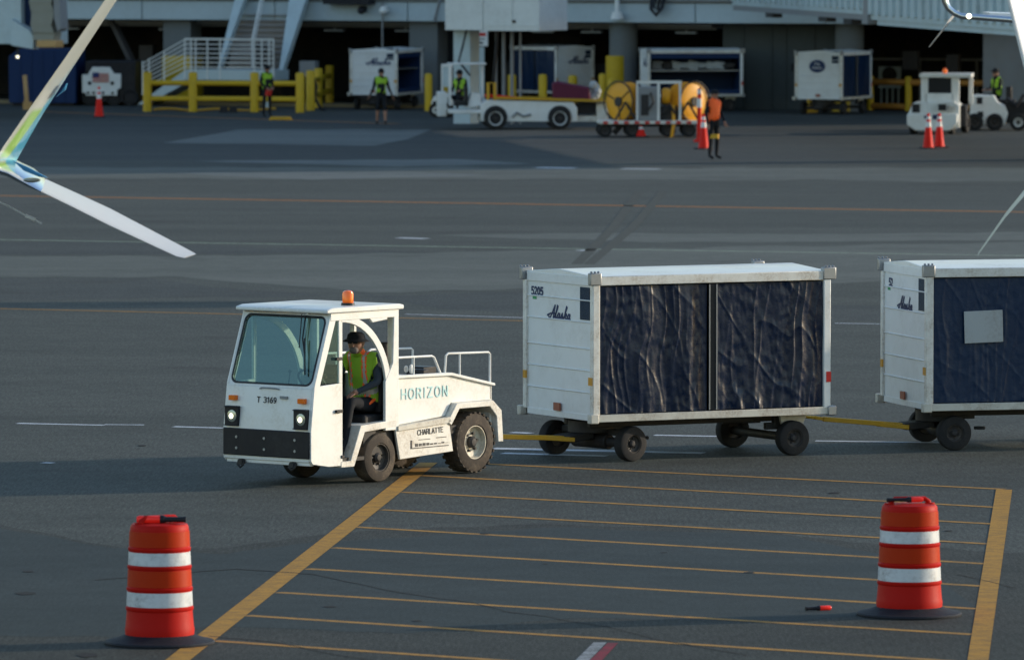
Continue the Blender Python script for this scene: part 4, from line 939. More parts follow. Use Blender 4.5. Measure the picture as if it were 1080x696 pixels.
m = MB(); m.tube([(fx(405), -.1, z0), (fx(405), -.1, z0+.6)], .035); m.tube([(fx(460), -.1, z0+.05), (fx(468), -.3, z0+.7)], .05); m.tube([(fx(406), -.2, 0), (fx(406), -.2, z0)], .03); m.build('conduit', GREY, tb)
for y_, z_, r_ in ((.9,z0-.10,.06),(1.3,z0-.2,.04),(2.2,z0-.14,.09)):
    m = MB(); m.cyl((x0+1,y_,z_),(fx(740),y_,z_),r_,n=10); m.build('ceiling_pipe', GREY, tb)
for q in (60, 165, 340, 415, 560, 612, 712):
    m = MB(); m.cyl((fx(q),1.0,z0-.3),(fx(q),1.0,z0),.03,n=8); m.box(fx(q)-.35,fx(q)+.35,.9,1.1,z0-.36,z0-.30); m.build('ceiling_fixture', GREY, tb)
for q, w_, a_, b_ in ((118,.5,1.2,1.9),(345,.35,1.1,1.7),(352,.6,0,1.1),(424,.5,1.0,1.6),(462,.3,1.2,1.9),(725,.4,1.2,1.9),(596,.8,.0,1.4),(930,.5,1.3,1.9),(975,.4,1.2,1.8)):
    m = MB(); m.box(fx(q)-w_/2,fx(q)+w_/2,2.6,2.9,a_,b_); m.build('wall_box', STEELB, tb)
m = MB(); m.box(-45, fx(750), -1.4, .1, 0, .10); m.build('kerb', mat('ochre_kerb', (.22,.17,.09), .8, dirt=.5), tb)
# stairs and landing in front of the building
t = empty('airstair', (fx(265)*math.cos(FA), D0-fx(265)*math.sin(R(23))-2.2, 0), FA, 'white metal stairs rising to the terminal behind the yellow guard rail', 'stairs')
SS = (D0+2)/F
def sx(px): return (px-265)*SS*1.05
def szz(py): return fz(py, 265)-.02
m = MB()
for k in range(15):
    z = 1.25+.175*k; y = .6+.13*k; w0 = sx(238-k*0)+.02*k; w1 = sx(297)+.02*k
    w0 -= y*.40; w1 -= y*.40
    m.box(w0, w1, y, y+.28, z-.035, z)
    m.box(w0, w1, y+.26, y+.28, z, z+.14)
m.build('treads', mat('stair_tread', (.32,.30,.29), .7, dirt=.4), t)
for a0, a1, b0, b1 in ((229.2,231,240,252),(298,301.5,299,320)):
    m = MB(); xA0, xA1, xB0, xB1 = sx(a0)-.2, sx(a1)-.2, sx(b0)-1.0+.55, sx(b1)-1.0+.55; zA = 1.25; zB = 1.25+2.7
    m.add([(xA0,.45,1.15),(xA1,.45,1.15),(xB1,1.9,zB),(xB0,1.9,zB),(xA0,.75,1.15),(xA1,.75,1.15),(xB1,2.2,zB),(xB0,2.2,zB)], [(0,1,2,3),(7,6,5,4),(0,4,5,1),(1,5,6,2),(2,6,7,3),(3,7,4,0)])
    m.build('stringer', BRIDGE, t)
m = MB(); m.tube([(sx(262),.5,1.3),(sx(262),.5,2.2),(sx(275)-.6,1.8,4.0)], .035); m.tube([(sx(262),.5,1.8),(sx(275)-.6,1.8,3.6)], .02); m.build('handrail', WHITE, t)
m = MB(); m.box(sx(203), sx(301), -.6, .6, .88, 1.22); m.build('landing', BRIDGE, t, bevel=.01)
m = MB()
for z in [1.30+.15*k for k in range(7)]: m.box(sx(203), sx(301), -.62, -.585, z-.016, z+.016)
m.box(sx(203), sx(301), -.63, -.575, 2.20, 2.25)
for q in (203,210,215,228,242,280,288,296,301): m.box(sx(q)-.02, sx(q)+.02, -.62, -.585, .9, 2.22)
for k in range(7): m.bar((sx(203),-.6,1.30+.15*k),(sx(156),-.6,.62+.13*k), .03, .03)
for q in (156,163,180): 
    zz = 1.3-(203-q)/47*.68; m.box(sx(q)-.018, sx(q)+.018, -.62,-.585, zz-.25, zz+.85)
m.build('railing', WHITE, t)
m = MB(); m.prism([(sx(203),1.2),(sx(203),.75),(sx(160),.05),(sx(150),.05)], 'xz', -.6, .5); m.build('lower_flight', BRIDGE, t)
for q in (210, 292):
    m = MB(); m.box(sx(q)-.06, sx(q)+.06, -.5, -.38, 0, .9); m.build('leg', BRIDGE, t)
m = MB(); m.box(sx(262), sx(279), .5, .53, 1.25, 2.1); m.build('gate_panel', DARK, t)
m = MB(); m.ball((sx(287), -.2, 1.85), .10); m.cyl((sx(287), -.2, 1.3), (sx(287), -.2, 1.85), .02); m.build('gauge', DARK, t)
# passenger bridges
t = empty('passenger_bridge', P(30, 60, 222), FA, 'end of a passenger boarding bridge with canvas bellows, upper left corner', 'boarding bridge')
t.location.z = 0
def bx(px): return (px-30)*222/F
def bz(py): return P(30, py, 222).z
m = MB(); m.box(bx(-120), bx(17.5), -.2, 3, bz(47), 6); m.box(bx(17.6), bx(26), -.25, 3, bz(48), 6); m.build('cab_wall', BRIDGE, t, bevel=.02)
m = MB(); m.prism([(bx(18),bz(20)),(bx(26),bz(25)),(bx(40),bz(32)),(bx(45),bz(40)),(bx(44),bz(52)),(bx(18),bz(48))], 'xz', -.5, -.1); m.build('skirt', BRIDGE, t, bevel=.01)
m = MB()
for k in range(8): m.box(bx(25+k*3), bx(27.4+k*3), .0, .8, bz(38), 6)
m.build('corrugated_door', DKBLUE, t)
m = MB()
n = 16; vs = []
for j in range(n+1):
    z = bz(42)+(6-bz(42))*j/n; o = .05*math.sin(j*2.2)
    vs.append((z, o))
for j in range(n):
    za, oa = vs[j]; zb_, ob = vs[j+1]
    m.prism([(bx(47)+oa*.5-.04*j*.4,za),(bx(71)+oa,za),(bx(71)+ob-.0,zb_),(bx(47)+ob*.5-.04*j*.4,zb_)], 'xz', -.7-abs(oa), -.2)
m.build('bellows', CANVAS, t, smooth=60)
m = MB(); m.prism([(bx(70),6),(bx(76),6),(bx(82),bz(30)),(bx(78),bz(33)),(bx(74),bz(20))], 'xz', -.8, -.3); m.build('bellows_frame', GREY, t)
m = MB(); m.box(bx(52), bx(75), -.75, -.2, bz(50), bz(42.3)); m.build('amber_lit_strip', TAN, t, bevel=.03)  # amber light at the foot of the bellows, put into tan colour
m = MB(); m.ball((bx(27.5), -.6, bz(60)), .045); lo_ = m.build('lamp', LAMP, t); m = MB(); m.cyl((bx(27.5),-.6,bz(58.5)), (bx(23),-.3,bz(50)), .04); m.build('lamp_bracket', DARK, t)
t = empty('passenger_bridge', (0,0,0), 0, 'light corrugated boarding bridge tunnel crossing the upper right corner', 'boarding bridge')
A, B = Vector((7.0,226,3.42)), Vector((13.6,179,3.42)); d = (B-A).normalized(); n_ = Vector((-d.y, d.x, 0))
def tun(a, b, m_, nm, zoff0, zoff1, side0, side1, ribs=0):
    m = MB(); s0 = A+d*a; s1 = A+d*b; rt = Vector((d.y,-d.x,0))
    rt = rt if rt.x > 0 else -rt
    vs = [p+rt*s+Vector((0,0,z)) for p in (s0,s1) for s,z in ((side0,zoff0),(side1,zoff0),(side1,zoff1),(side0,zoff1))]
    m.add(vs, [(3,2,1,0),(4,5,6,7),(0,1,5,4),(1,2,6,5),(2,3,7,6),(3,0,4,7)])
    for k in range(ribs):
        q = A+d*(a+(b-a)*(k+.5)/ribs)-rt*0; o = rt*side0
        w = (b-a)/ribs*.45
        vs = [q+o+d*u*w/2+rt*v+Vector((0,0,z)) for u in (-1,1) for v,z in ((-.09,zoff0+.15),(0.0,zoff0+.15),(0.0,zoff1-.1),(-.09,zoff1-.1))]
        m.add(vs, [(3,2,1,0),(4,5,6,7),(0,1,5,4),(1,2,6,5),(2,3,7,6),(3,0,4,7)])
    return m.build(nm, m_, t)
tun(0, 24, BRIDGE, 'tunnel', .0, 2.9, 0, 2.8, 26); tun(24, 47, BRIDGE, 'tunnel', -.12, 3.1, -.2, 3.0, 22)
tun(23.6, 24.3, GREY, 'joint_ring', -.25, 3.2, -.3, 3.1); tun(0, 23, GREY, 'bottom_beam', -.16, .0, .02, .4); tun(25, 47, BRIDGE, 'bottom_beam', -.26, -.12, -.15, .3)
for q in (6, 15, 19): tun(q, q+1.3, DARK, 'cable_tray', -.30, -.16, .0, .3)
tun(44,45,CONCR,'support_leg',-3.5,-.3,1.0,1.8)
# bridge drive column in the middle
t = empty('bridge_pedestal', (P(505,100,214).x, 214, 0), FA, 'white equipment cabinet on support columns above the belt loader', 'bridge support')
def cx(px): return (px-505)*214/F*1.06
def cz(py): return P(505, py, 214).z
m = MB(); m.box(cx(477), cx(518), -.6, 1.6, cz(32), 6); m.box(cx(518.4), cx(578.5), -.6, 1.6, cz(32.5), 6); m.box(cx(520),cx(577),-.62,-.6,cz(27.5),cz(26.8)); m.box(cx(549),cx(550),-.62,-.6,cz(27),6); m.build('cabinet', mat('cabinet_white', (.70,.72,.70), .5, dirt=.3, dscale=1), t, bevel=.01)
m = MB(); m.box(cx(550), cx(553), -.64, -.6, cz(24), cz(21)); m.build('latch', BLACK, t)
m = MB(); m.box(cx(479), cx(497), -.1, .6, 0, cz(30)); m.build('column', BRIDGE, t)
m = MB()
for q, w in ((521,2),(529,3),(538,3),(547,2)): m.cyl((cx(q),.2,0),(cx(q),.2,cz(31)), w*214/F/1.6)
m.build('pipe', GREY, t)
m = MB(); m.tube([(cx(496),-.3,cz(32)),(cx(493),-.4,cz(50)),(cx(489),-.4,cz(65)),(cx(500),-.3,cz(80))], .035); m.tube([(cx(528),-.2,cz(32)),(cx(526),-.2,cz(60)),(cx(524),-.2,cz(85))], .05); m.build('hose', BLACK, t)
t = empty('sign_post', G(507.5, 118), 0, 'small white and red notice on a pale post left of the belt loader mast', 'sign')
def yz(py): return P(507.5, py, t.location.y).z
s_ = t.location.y/F
m = MB(); m.box(-3.2*s_, 3.2*s_, -.05, .05, 0, yz(50)); m.build('post', BRIDGE, t)
m = MB(); m.box(-7*s_, 7*s_, -.09, -.051, yz(49), yz(32.5)); sg = m.build('sign_board', WHITE, t)
m = MB(); m.box(-5*s_, 5*s_, -.095, -.0905, yz(38.5), yz(35)); m.build('red_panel', REDC, sg)
m = MB(); m.box(-2*s_, 2*s_, -.095, -.0905, yz(46.5), yz(44.5)); m.box(-4*s_, 4*s_, -.095, -.0905, yz(42), yz(41)); m.build('lettering_block', BLACK, sg)
m = MB(); m.prism([(-2.5*s_,yz(24)),(2.5*s_,yz(24)),(1.5*s_,yz(17)),(-1.5*s_,yz(17))], 'xz', -.15, .1); m.cyl((0,0,yz(32)),(0,0,yz(24)),.03); m.build('beacon', DARK, t)
# ------------------------------------------------------------------ guard rails and bollards
def rail_fence(pts, label, ztop, rails, pr=.14, rr=.085, mat_p=YELSAF, mat_r=YELSAF, cap=True):
    g0 = G(*pts[0]); t = empty('guard_rail', g0, 0, label, 'guard rail'); Q = [G(*p)-g0 for p in pts]
    for q in Q:
        m = MB(); m.lathe([(pr,0),(pr,ztop-.06),(pr*.8,ztop-.015),(0,ztop)], c=q, n=16); m.f = m.f; m.build('post', mat_p, t, smooth=50)
    for z in rails:
        for a, b in zip(Q[:-1], Q[1:]):
            m = MB(); d = (b-a).normalized(); m.cyl(a+d*pr*.9+Vector((0,0,z)), b-d*pr*.9+Vector((0,0,z)), rr, n=12); m.build('rail', mat_r, t)
    return t
rail_fence([(155.5,118),(203.5,118.3),(268.5,118.6),(316.5,119)], 'yellow guard rail in front of the white stairs', 1.28, (.42,.92))
rail_fence([(327.5,117),(336,114),(347.5,110)], 'short yellow guard rail turning back beside the stairs', 1.30, (.45,.95))
rail_fence([(918,116.5),(958,117.5),(1000,118),(1048,118.5),(1095,119)], 'yellow guard frame with orange rails behind the right tractor', 1.12, (.14,.92), pr=.11, rr=.10, mat_r=ORRAIL)
for px, py, h, w, lab in ((452,117.5,1.22,8,'yellow bollard alone left of the belt loader'),(469.5,114,1.05,7,'yellow bollard behind the belt loader driver'),(540,116,1.15,9,'yellow bollard in front of the dark cabinet behind the belt loader'),
        (572.5,117,1.18,9,'yellow bollard behind the middle of the belt loader'),(604,115,1.1,10,'yellow bollard half hidden behind the maroon cover'),(635.5,117,1.20,8,'yellow bollard nearest the left hose reel'),(645,117.5,1.05,9,'shorter yellow bollard touching the left hose reel')):
    g = G(px, py); r = w/2*g.y/F
    m = MB(); m.lathe([(r,0),(r,h-.08),(r*.8,h-.02),(0,h)], n=20); o = m.build('bollard', YELSAF, smooth=50, label=lab, cat='bollard', group='yellow bollards along the terminal'); o.location = g
# ------------------------------------------------------------------ cones
def make_cone(px, py, label, h=.92, bands=2):
    t = empty('traffic_cone', G(px, py), random.random(), label, 'traffic cone', 'orange traffic cones')
    m = MB(); m.box(-.19,.19,-.19,.19,0,.035); m.build('base', DKRUB, t, bevel=.01)
    m = MB(); m.lathe([(.15,.035),(.14,.06),(.035,h-.01),(.02,h)], n=24); m.build('cone', CONEO, t, smooth=50)
    for z0, z1 in (((.56,.70),(.76,.84)) if bands == 2 else ((.62,.80),)):
        m = MB(); rr = lambda z: .14+(z*h/.92-.06)*(.035-.14)/(h-.07)+.003
        m.lathe([(rr(z0)-.008,z0*h/.92),(rr(z0),z0*h/.92),(rr(z1),z1*h/.92),(rr(z1)-.008,z1*h/.92)], n=24); m.build('band', CONEW, t, smooth=50)
    return t
make_cone(104.5, 124, 'orange cone standing alone before the flag decorated vehicle', .95)
make_cone(742, 157.5, 'orange cone beside the worker in the orange vest', .95, 2)
make_cone(676, 145, 'small orange cone in front of the hose reel cart wheels', .34, 1)
make_cone(979, 157, 'left of two orange cones before the parked white tractor', .95)
make_cone(990.5, 156, 'right of two orange cones before the parked white tractor', .93)
t = empty('delineator_post', G(737.5, 150), 0, 'tall slim orange and white marker post behind the orange vested worker', 'marker post')
m = MB(); m.lathe([(.16,0),(.16,.05),(.07,.10),(.06,.8),(.05,1.45),(.02,1.5)], n=16); m.build('post', CONEO, t); m = MB(); m.lathe([(.066,.95),(.062,1.2),(.055,1.2)], n=16); m.lathe([(.06,1.32),(.055,1.46),(.05,1.46)], n=16); m.build('band', CONEW, t)
# ------------------------------------------------------------------ background people
def bperson(px, py, rz, label, J=None, sc=1.0, top=BLKC, legs=BLKC, vest=VESTG, hat='cap', **kw):
    root = empty('person', G(px, py), rz, label, 'person'); JJ = dict(STAND); JJ.update(J or {})
    make_person(root, JJ, top=top, legs=legs, vest=vest, sub=1, hat=hat, **kw); root.scale = (sc,)*3; return root
p1 = bperson(281.5, 124, R(-60), 'worker in dark clothes and lime vest standing by the yellow guard rail', dict(wrL=(.22,.10,1.02), wrR=(.2,-.12,1.0)), .93)
m = MB(); m.obox((.17,-.02,.82), (.10,.22,.22), (0,.3,.2)); m.build('red_gloves', REDC, p1, bevel=.03)
bperson(402, 132, R(-85), 'worker in lime vest and black shorts walking before a baggage cart', dict(knL=(.10,.11,.5), anL=(.12,.12,.1), toL=(.27,.12,.05), anR=(-.12,-.12,.10), toR=(.03,-.13,.05), wrL=(.0,.34,.92), wrR=(.0,-.34,.92)), .97, shorts=True)
p3 = bperson(752.5, 168.5, R(-48), 'worker in orange vest and dark trousers holding a yellow chock', dict(wrL=(.18,.2,.95), elL=(.0,.26,1.16)), 1.03, vest=VESTO, hat='brim')
m = MB(); m.prism([(-.02,.55),(.20,.55),(.20,.66),(.02,.66)], 'xz', -.34,-.24); o = m.build('wheel_chock', YEL, None, label='yellow chock hanging at the orange vested worker\'s side', cat='wheel chock'); o.location = p3.location; o.rotation_euler.z = R(-15)
SIT = dict(pel=(0,0,.0), waist=(0,0,.15), chest=(.02,0,.38), neck=(.04,0,.55), head=(.07,0,.69), shL=(.02,.17,.49), elL=(.08,.24,.22), wrL=(.30,.16,.20), shR=(.02,-.17,.49), elR=(.08,-.24,.22), wrR=(.30,-.16,.20),
   hiL=(.05,.1,-.03), knL=(.42,.14,.02), anL=(.45,.14,-.38), toL=(.60,.14,-.43), hiR=(.05,-.1,-.03), knR=(.42,-.14,.02), anR=(.45,-.14,-.38), toR=(.60,-.14,-.43))
g = G(486, 134)
root = empty('person', (g.x, g.y, .88), R(-120), 'belt loader driver in lime vest sitting on the left of the loader', 'person'); make_person(root, SIT, vest=VESTG, sub=1, hat='cap')
g = G(1052, 137)
root = empty('person', (g.x, g.y, .98), R(-150), 'seated worker in lime vest behind the tractor at the far right', 'person'); make_person(root, SIT, vest=VESTG, sub=1, hat='cap')
# chocks on the ground
for px, py, lab, m_ in ((236,119,'left one of two black chocks lying in front of the yellow rail',BLACK),(246,119,'right one of two black chocks lying in front of the yellow rail',BLACK),(296,127,'yellow chock bar lying right of the worker near the guard rail',YEL)):
    m = MB(); L_ = .28 if m_ is BLACK else .75
    m.prism([(-L_/2,0),(L_/2,0),(L_/2*.8,.11 if m_ is YEL else .2),(-L_/2*.8,.11 if m_ is YEL else .2)], 'xz', -.12, .12); o = m.build('wheel_chock', m_, None, bevel=.02, label=lab, cat='wheel chock'); o.location = G(px, py)
# ------------------------------------------------------------------ background vehicles and carts
def bcart(px, py, theta, label, kind='curtain', cloth=VINYL2, Ht=2.0, Lc=3.1, Wc=1.6, logo='Alaska', **kw):
    return make_cart(G(px, py), theta, None, label, near=False, Lc=Lc, Wc=Wc, Ht=Ht, steer=0, cloth=cloth, amp=.03, logo=logo, bar=kw.pop('bar', 0), kind=kind, **kw)
bcart(419, 116.5, 75, 'pale baggage cart end behind the worker in shorts', kind='open', Ht=1.95)
bcart(627, 113.5, 128, 'baggage cart end with script logo behind the maroon cover', Ht=2.0, Lc=2.4)
bcart(683, 118, 8, 'long open baggage cart behind the hose reels with bags on its shelf', kind='open', Ht=1.98)
bcart(888, 121.5, 66, 'baggage cart with round blue emblem beside the grey column', Ht=1.98, Lc=2.6, logo=None)
def at(px, py, D): return P(px, py, D)
# bags on the open cart
oc = G(683,118)
for k in range(9):
    m = MB(); L_ = random.uniform(.25,.5); m.obox((0,0,.12), (L_, .35, random.uniform(.16,.3)), (0,random.uniform(-.2,.2),0))
    o = m.build('bag', random.choice([PASTEL, GREY, PASTEL, REDC, DARK, DARK]) if k < 8 else DARK, None, bevel=.05, label='bag on the shelf of the open baggage cart', cat='bag', group='bags piled on the open baggage cart'); 
    o.location = (oc.x+.35+k*.28, oc.y+.75, 1.34)
o = text('emblem', 'The', (0,0,0), (1,0,0), (0,0,1), .2, CONEW, None); bpy.data.objects.remove(o)
ec = [x for x in bpy.data.objects if x.get('label','').startswith('baggage cart with round blue')][0]
m = MB(); m.lathe([(0,.0),(.27,0),(.27,.012),(0,.012)], axis='x', c=(1.273,-.05,1.52), n=28); em = m.build('emblem', NAVY, ec)
for i, v in enumerate(em.data.vertices): v.co.z = 1.52+(v.co.z-1.52)*.75
text('emblem_lettering', 'The', (1.289,-.05,1.59), (0,1,0), (0,0,1), .13, CONEW, em); text('emblem_lettering', 'Alaska', (1.289,-.05,1.47), (0,1,0), (0,0,1), .13, CONEW, em)
# front light marker stands: yellow/red bars
for pts, lab, two in ((((782,108),(797,78)), 'yellow bar leaning against the dark partition wall', False), (((856,119),(850,84)), 'yellow and red tow bar standing up before the emblem cart', True)):
    a = G(*pts[0]); b = P(*pts[1], a.y+.3); t = empty('tow_bar', a, 0, lab, 'tow bar'); b = b-a
    m = MB(); m.bar((0,0,.02), b*.72 if two else b, .12, .12); m.box(-.2,.2,-.1,.1,0,.12); m.build('bar', YEL, t)
    if two: m = MB(); m.bar(b*.72, b, .13,.13); m.build('bar_end', REDC, t)
# belt loader, side on, front to the left
BLD = G(560, 137).y
t = empty('belt_loader', G(560, 137), R(4), 'white belt loader with yellow rails, its wheels showing pale rims', 'belt loader')
u = BLD/F
def ux(px): return (px-560)*u
def uz(py): return (137-py)*u
m = MB()
for s in (0,): 
    m.prism([(ux(508),uz(129)),(ux(508),uz(112)),(ux(516),uz(106)),(ux(606),uz(107)),(ux(609),uz(129)),(ux(600),uz(132)),(ux(521+12),uz(130)),(ux(580),uz(131))][:0] or [(ux(507),uz(128)),(ux(507),uz(110)),(ux(514),uz(106)),(ux(604),uz(108)),(ux(609),uz(114)),(ux(609),uz(129))], 'xz', .0, 1.6)
m.build('body', WHITE, t, bevel=.02)
m = MB(); m.box(ux(607), ux(640), .3, 1.3, uz(129), uz(123)); m.box(ux(630), ux(642), .2, 1.4, uz(126), uz(108)); m.build('rear_frame', WHITED, t, bevel=.01)
m = MB(); m.box(ux(607), ux(632), .35, 1.25, uz(121), uz(110)); m.build('engine_bay', BLACK, t)
for cxp in (522.5, 590.5):
    m = MB(); m.lathe([(0,-.03),(12.5*u,-.03),(12.5*u,.02),(0,.02)], axis='y', c=(ux(cxp),0,.36), n=28); m.build('wheel_arch', BLACK, t)
    make_wheel(t, (ux(cxp), .02, .33), .33, .24, -1, RUBBER, RIMB, rimr=.62); make_wheel(t, (ux(cxp), 1.45, .33), .33, .24, 1, RUBBER, RIMB, rimr=.62)
m = MB(); m.box(ux(474), ux(508), .0, 1.5, uz(120), uz(116)); m.box(ux(464),ux(473),.9,1.9,uz(124),uz(98)); m.prism([(ux(492),uz(114)),(ux(508),uz(112)),(ux(508),uz(100)),(ux(498),uz(98))],'xz',.3,1.3); m.build('cab_platform', WHITE, t, bevel=.02)
m = MB(); m.box(ux(475),ux(477),1.0,1.06,uz(112),uz(68)); m.box(ux(510),ux(512),1.0,1.06,uz(112),uz(68)); m.box(ux(474),ux(514),.5,1.3,uz(68.8),uz(67.2)); m.box(ux(474.5),ux(476.5),.3,.36,uz(112),uz(68)); m.build('cab_frame', WHITE, t, bevel=.01)
m = MB(); m.box(ux(480), ux(494), .2, .9, uz(112), uz(107)); m.box(ux(491),ux(494),.2,.9,uz(110),uz(92)); m.build('seat', SEATM, t)
m = MB(); m.tube([(ux(515),.1,uz(106)),(ux(515),.1,uz(88)),(ux(522),.1,uz(88)),(ux(522),.1,uz(106))], .05); m.bar((ux(522),-.02,uz(103.5)),(ux(650),-.02,uz(107)),.06,.07); m.bar((ux(522),1.3,uz(103.5)),(ux(650),1.3,uz(107)),.06,.07)
m.build('yellow_rail', YEL, t)
m = MB(); m.prism([(ux(520),uz(105)),(ux(640),uz(109.5)),(ux(640),uz(108.5)),(ux(520),uz(104))], 'xz', .1, 1.2); m.build('belt', BLACK, t)
m = MB(); m.obox((ux(530),.3,uz(103)), (1.0,.4,.10), (0,.1,0)); m.build('orange_strap', CONEO, t, bevel=.03)
m = MB(); m.box(ux(527),ux(530),.0,.1,uz(130),uz(128)); m.tube([(ux(540),-.02,uz(124)),(ux(545),-.02,uz(119)),(ux(552),-.02,uz(123)),(ux(560),-.02,uz(121))],.04); m.build('dark_decal', GREY, t)
m = MB()
for k in range(9): m.obox((ux(540+k*6), .0, uz(126)+random.random()*.1), (.1,.02,.06), (0,0,0))
o = t; 
mc = MB(); mc.prism([(-21*u,0),(-22*u,18*u),(-17*u,20.5*u),(18*u,14*u),(19*u,1*u)], 'xz', -.5, .5); oo = mc.build('cargo_cover', MAROON, None, bevel=.05, label='maroon covered bin lying on the belt loader', cat='cover'); oo.location = (G(604,137).x, BLD+.6, uz(106.8))
bg_ = MB()
for k in range(5): bg_.ball((random.uniform(-.12,.12), random.uniform(-.1,.1), .12+k*.09), .13, (1,1,1.1), 10)
oo = bg_.build('plastic_bag', PASTEL, None, label='crumpled white plastic sack on the rear of the belt loader', cat='bag'); oo.location = (G(629,137).x, BLD+.5, uz(108))
t = empty('tow_tractor', G(463, 124), R(-20), 'small white tractor mostly hidden at the left nose of the belt loader', 'tow tractor'); u = t.location.y/F
m = MB(); m.prism([(-9*u,4*u),(-9*u,16*u),(-6*u,22*u),(4*u,25*u),(13*u,25*u),(14*u,4*u)], 'xz', 0, 1.2); m.build('body', WHITE, t, bevel=.03)
m = MB(); m.box(1*u,3*u,.1,.16,24*u,54*u); m.box(11*u,13*u,.1,.16,24*u,54*u); m.box(1*u,13*u,.1,.9,53*u,56*u); m.build('cab_frame', WHITE, t, bevel=.01)
m = MB(); m.box(3*u,11*u,.12,.14,32*u,53*u); m.build('windscreen', BRIDGE, t)
m = MB(); m.box(-7*u,-1*u,-.02,0,12*u,17*u); m.build('grille', BLACK, t)
for q in (-4*u, 9*u): make_wheel(t, (q,.05,.22), .22, .18, -1, RUBBER, RIMD)
# cabinets behind
t = empty('equipment_cabinet', G(544, 112), FA, 'dark tall cabinet next to the notice board behind the belt loader', 'cabinet'); m = MB(); m.box(-.42,.42,0,.8,0,1.45); m.build('cabinet_body', BLACK, t, bevel=.01); m = MB(); m.box(-.38,.38,-.02,-.002,.1,1.4); m.build('door', DARK, t)
t = empty('notice_board', G(563, 111), FA, 'pale notice board with dark heading behind the belt loader', 'board'); m = MB(); m.box(-.38,.38,0,.1,.25,1.5); m.build('panel', CANVAS, t); m = MB(); m.box(-.26,.1,-.01,-.002,1.30,1.40); m.box(-.18,.02,-.01,-.002,1.16,1.24); m.build('heading', BLACK, t)
for sx_ in (-.3,.3):
    m = MB(); m.box(sx_-.03,sx_+.03,.02,.08,0,.25); m.build('leg', GREY, t)
# hose reel cart
HD = G(688, 145).y; u = HD/F; t = empty('hose_reel_cart', G(688, 145), R(2), 'service cart carrying two big reels of yellow hose', 'service cart')
def ux(px): return (px-688)*u
def uz(py): return (145-py)*u
m = MB(); m.box(ux(632), ux(736), -.1, 1.5, uz(131), uz(127.5)); m.build('bed', WHITED, t, bevel=.01)
m = MB()
for k in range(9): m.box(ux(636+k*11), ux(641+k*11), -.108, -.101, uz(130.6), uz(128))
m.build('red_stripes', REDC, t)
for cxp in (638, 667, 705, 727): make_wheel(t, (ux(cxp), .05, .2), .2, .16, -1, RUBBER, RIMD); make_wheel(t, (ux(cxp), 1.35, .2), .2, .16, 1, RUBBER, RIMD)
m = MB(); m.box(ux(640), ux(730), .2, .3, uz(134), uz(131)); m.cyl((ux(648),.3,.1),(ux(656),.3,.35),.08); m.build('axle_frame', DARK, t)
for cxp, w, fr in ((660, 21, 0), (726, 27, 1)):
    m = MB(); r = 21*u; c_ = Vector((ux(cxp), .65, uz(108)))
    dirv = 'x'
    prof = [(r*.45,-w*u*.42)]
    nn = 7
    for k in range(nn):
        a = -w*u*.36+w*u*.72*k/(nn-1); prof += [(r*.90,a-.02),(r*.97,a),(r*.90,a+.02)]
    prof += [(r*.45,w*u*.42)]
    m.lathe(prof, c=c_, axis='x', n=40); 
    if fr: m.tube([c_+Vector((w*u*.1,-.6,-.1)), c_+Vector((w*u*.35,-.75,-.6)), c_+Vector((w*u*.3,-.8,-1.0)), c_+Vector((-w*u*.0,-.8,-.95))], .05)
    hs = m.build('hose_coil', HOSE, t, smooth=40); hs.location = c_; 
    for v in hs.data.vertices: v.co -= c_
    hs.rotation_euler.z = R(-50 if fr else 42)
    for e in (-1, 1):
        k = MB(); q = e*w*u*.45; ring_ = [Vector((q, r*1.02*math.cos(a), r*1.02*math.sin(a))) for a in [2*math.pi*i/28 for i in range(29)]]
        k.tube(ring_, .022)
        for i in range(0 if fr else 3): a = 2*math.pi*i/3+.4; k.cyl((q,0,0), (q, r*math.cos(a), r*math.sin(a)), .014, n=6)
        k.cyl((q*.9,0,0),(q*1.1,0,0),.14,n=14)
        k.build('reel_flange', DARK, hs)
    for dx_ in (-.3,.3):
        for y_ in (.15,1.15): k = MB(); k.bar((c_.x+dx_,y_,uz(127.5)),(c_.x,y_,c_.z),.06,.06); k.build('reel_stand', DARK, t)
m = MB(); m.box(ux(673), ux(694), .0, .8, uz(127), uz(92)); cb = m.build('control_cabinet', GREY, t, bevel=.02)
m = MB(); m.box(ux(676), ux(684), -.02, -.001, uz(122), uz(100)); m.tube([(ux(686),-.04,uz(98)),(ux(689),-.1,uz(108)),(ux(684),-.06,uz(116))],.03); m.build('gauge_panel', DARK, cb)
m = MB(); m.box(ux(671), ux(719), .0, .06, uz(88.5), uz(85.5)); m.box(ux(693), ux(696), .0, .06, uz(127), uz(87)); m.box(ux(671), ux(673), .0, .06, uz(127), uz(87)); m.box(ux(716), ux(718.5), .0, .06, uz(127), uz(87)); m.build('frame', WHITE, t)
m = MB(); m.lathe([(0,-.12),(.14,-.12),(.17,-.06),(.17,.06),(.14,.12),(0,.12)], axis='x', c=(ux(703),.3,uz(102)), n=20)
for v in range(len(m.v)): m.v[v] = (m.v[v][0], m.v[v][1], uz(102)+(m.v[v][2]-uz(102))*1.35)
m.build('yellow_canister', HOSE, t)
m = MB(); m.box(ux(697),ux(716),.2,.9,uz(127),uz(112)); m.tube([(ux(700),.1,uz(120)),(ux(706),.0,uz(110)),(ux(712),.05,uz(120))],.04); m.build('pump', DARK, t)
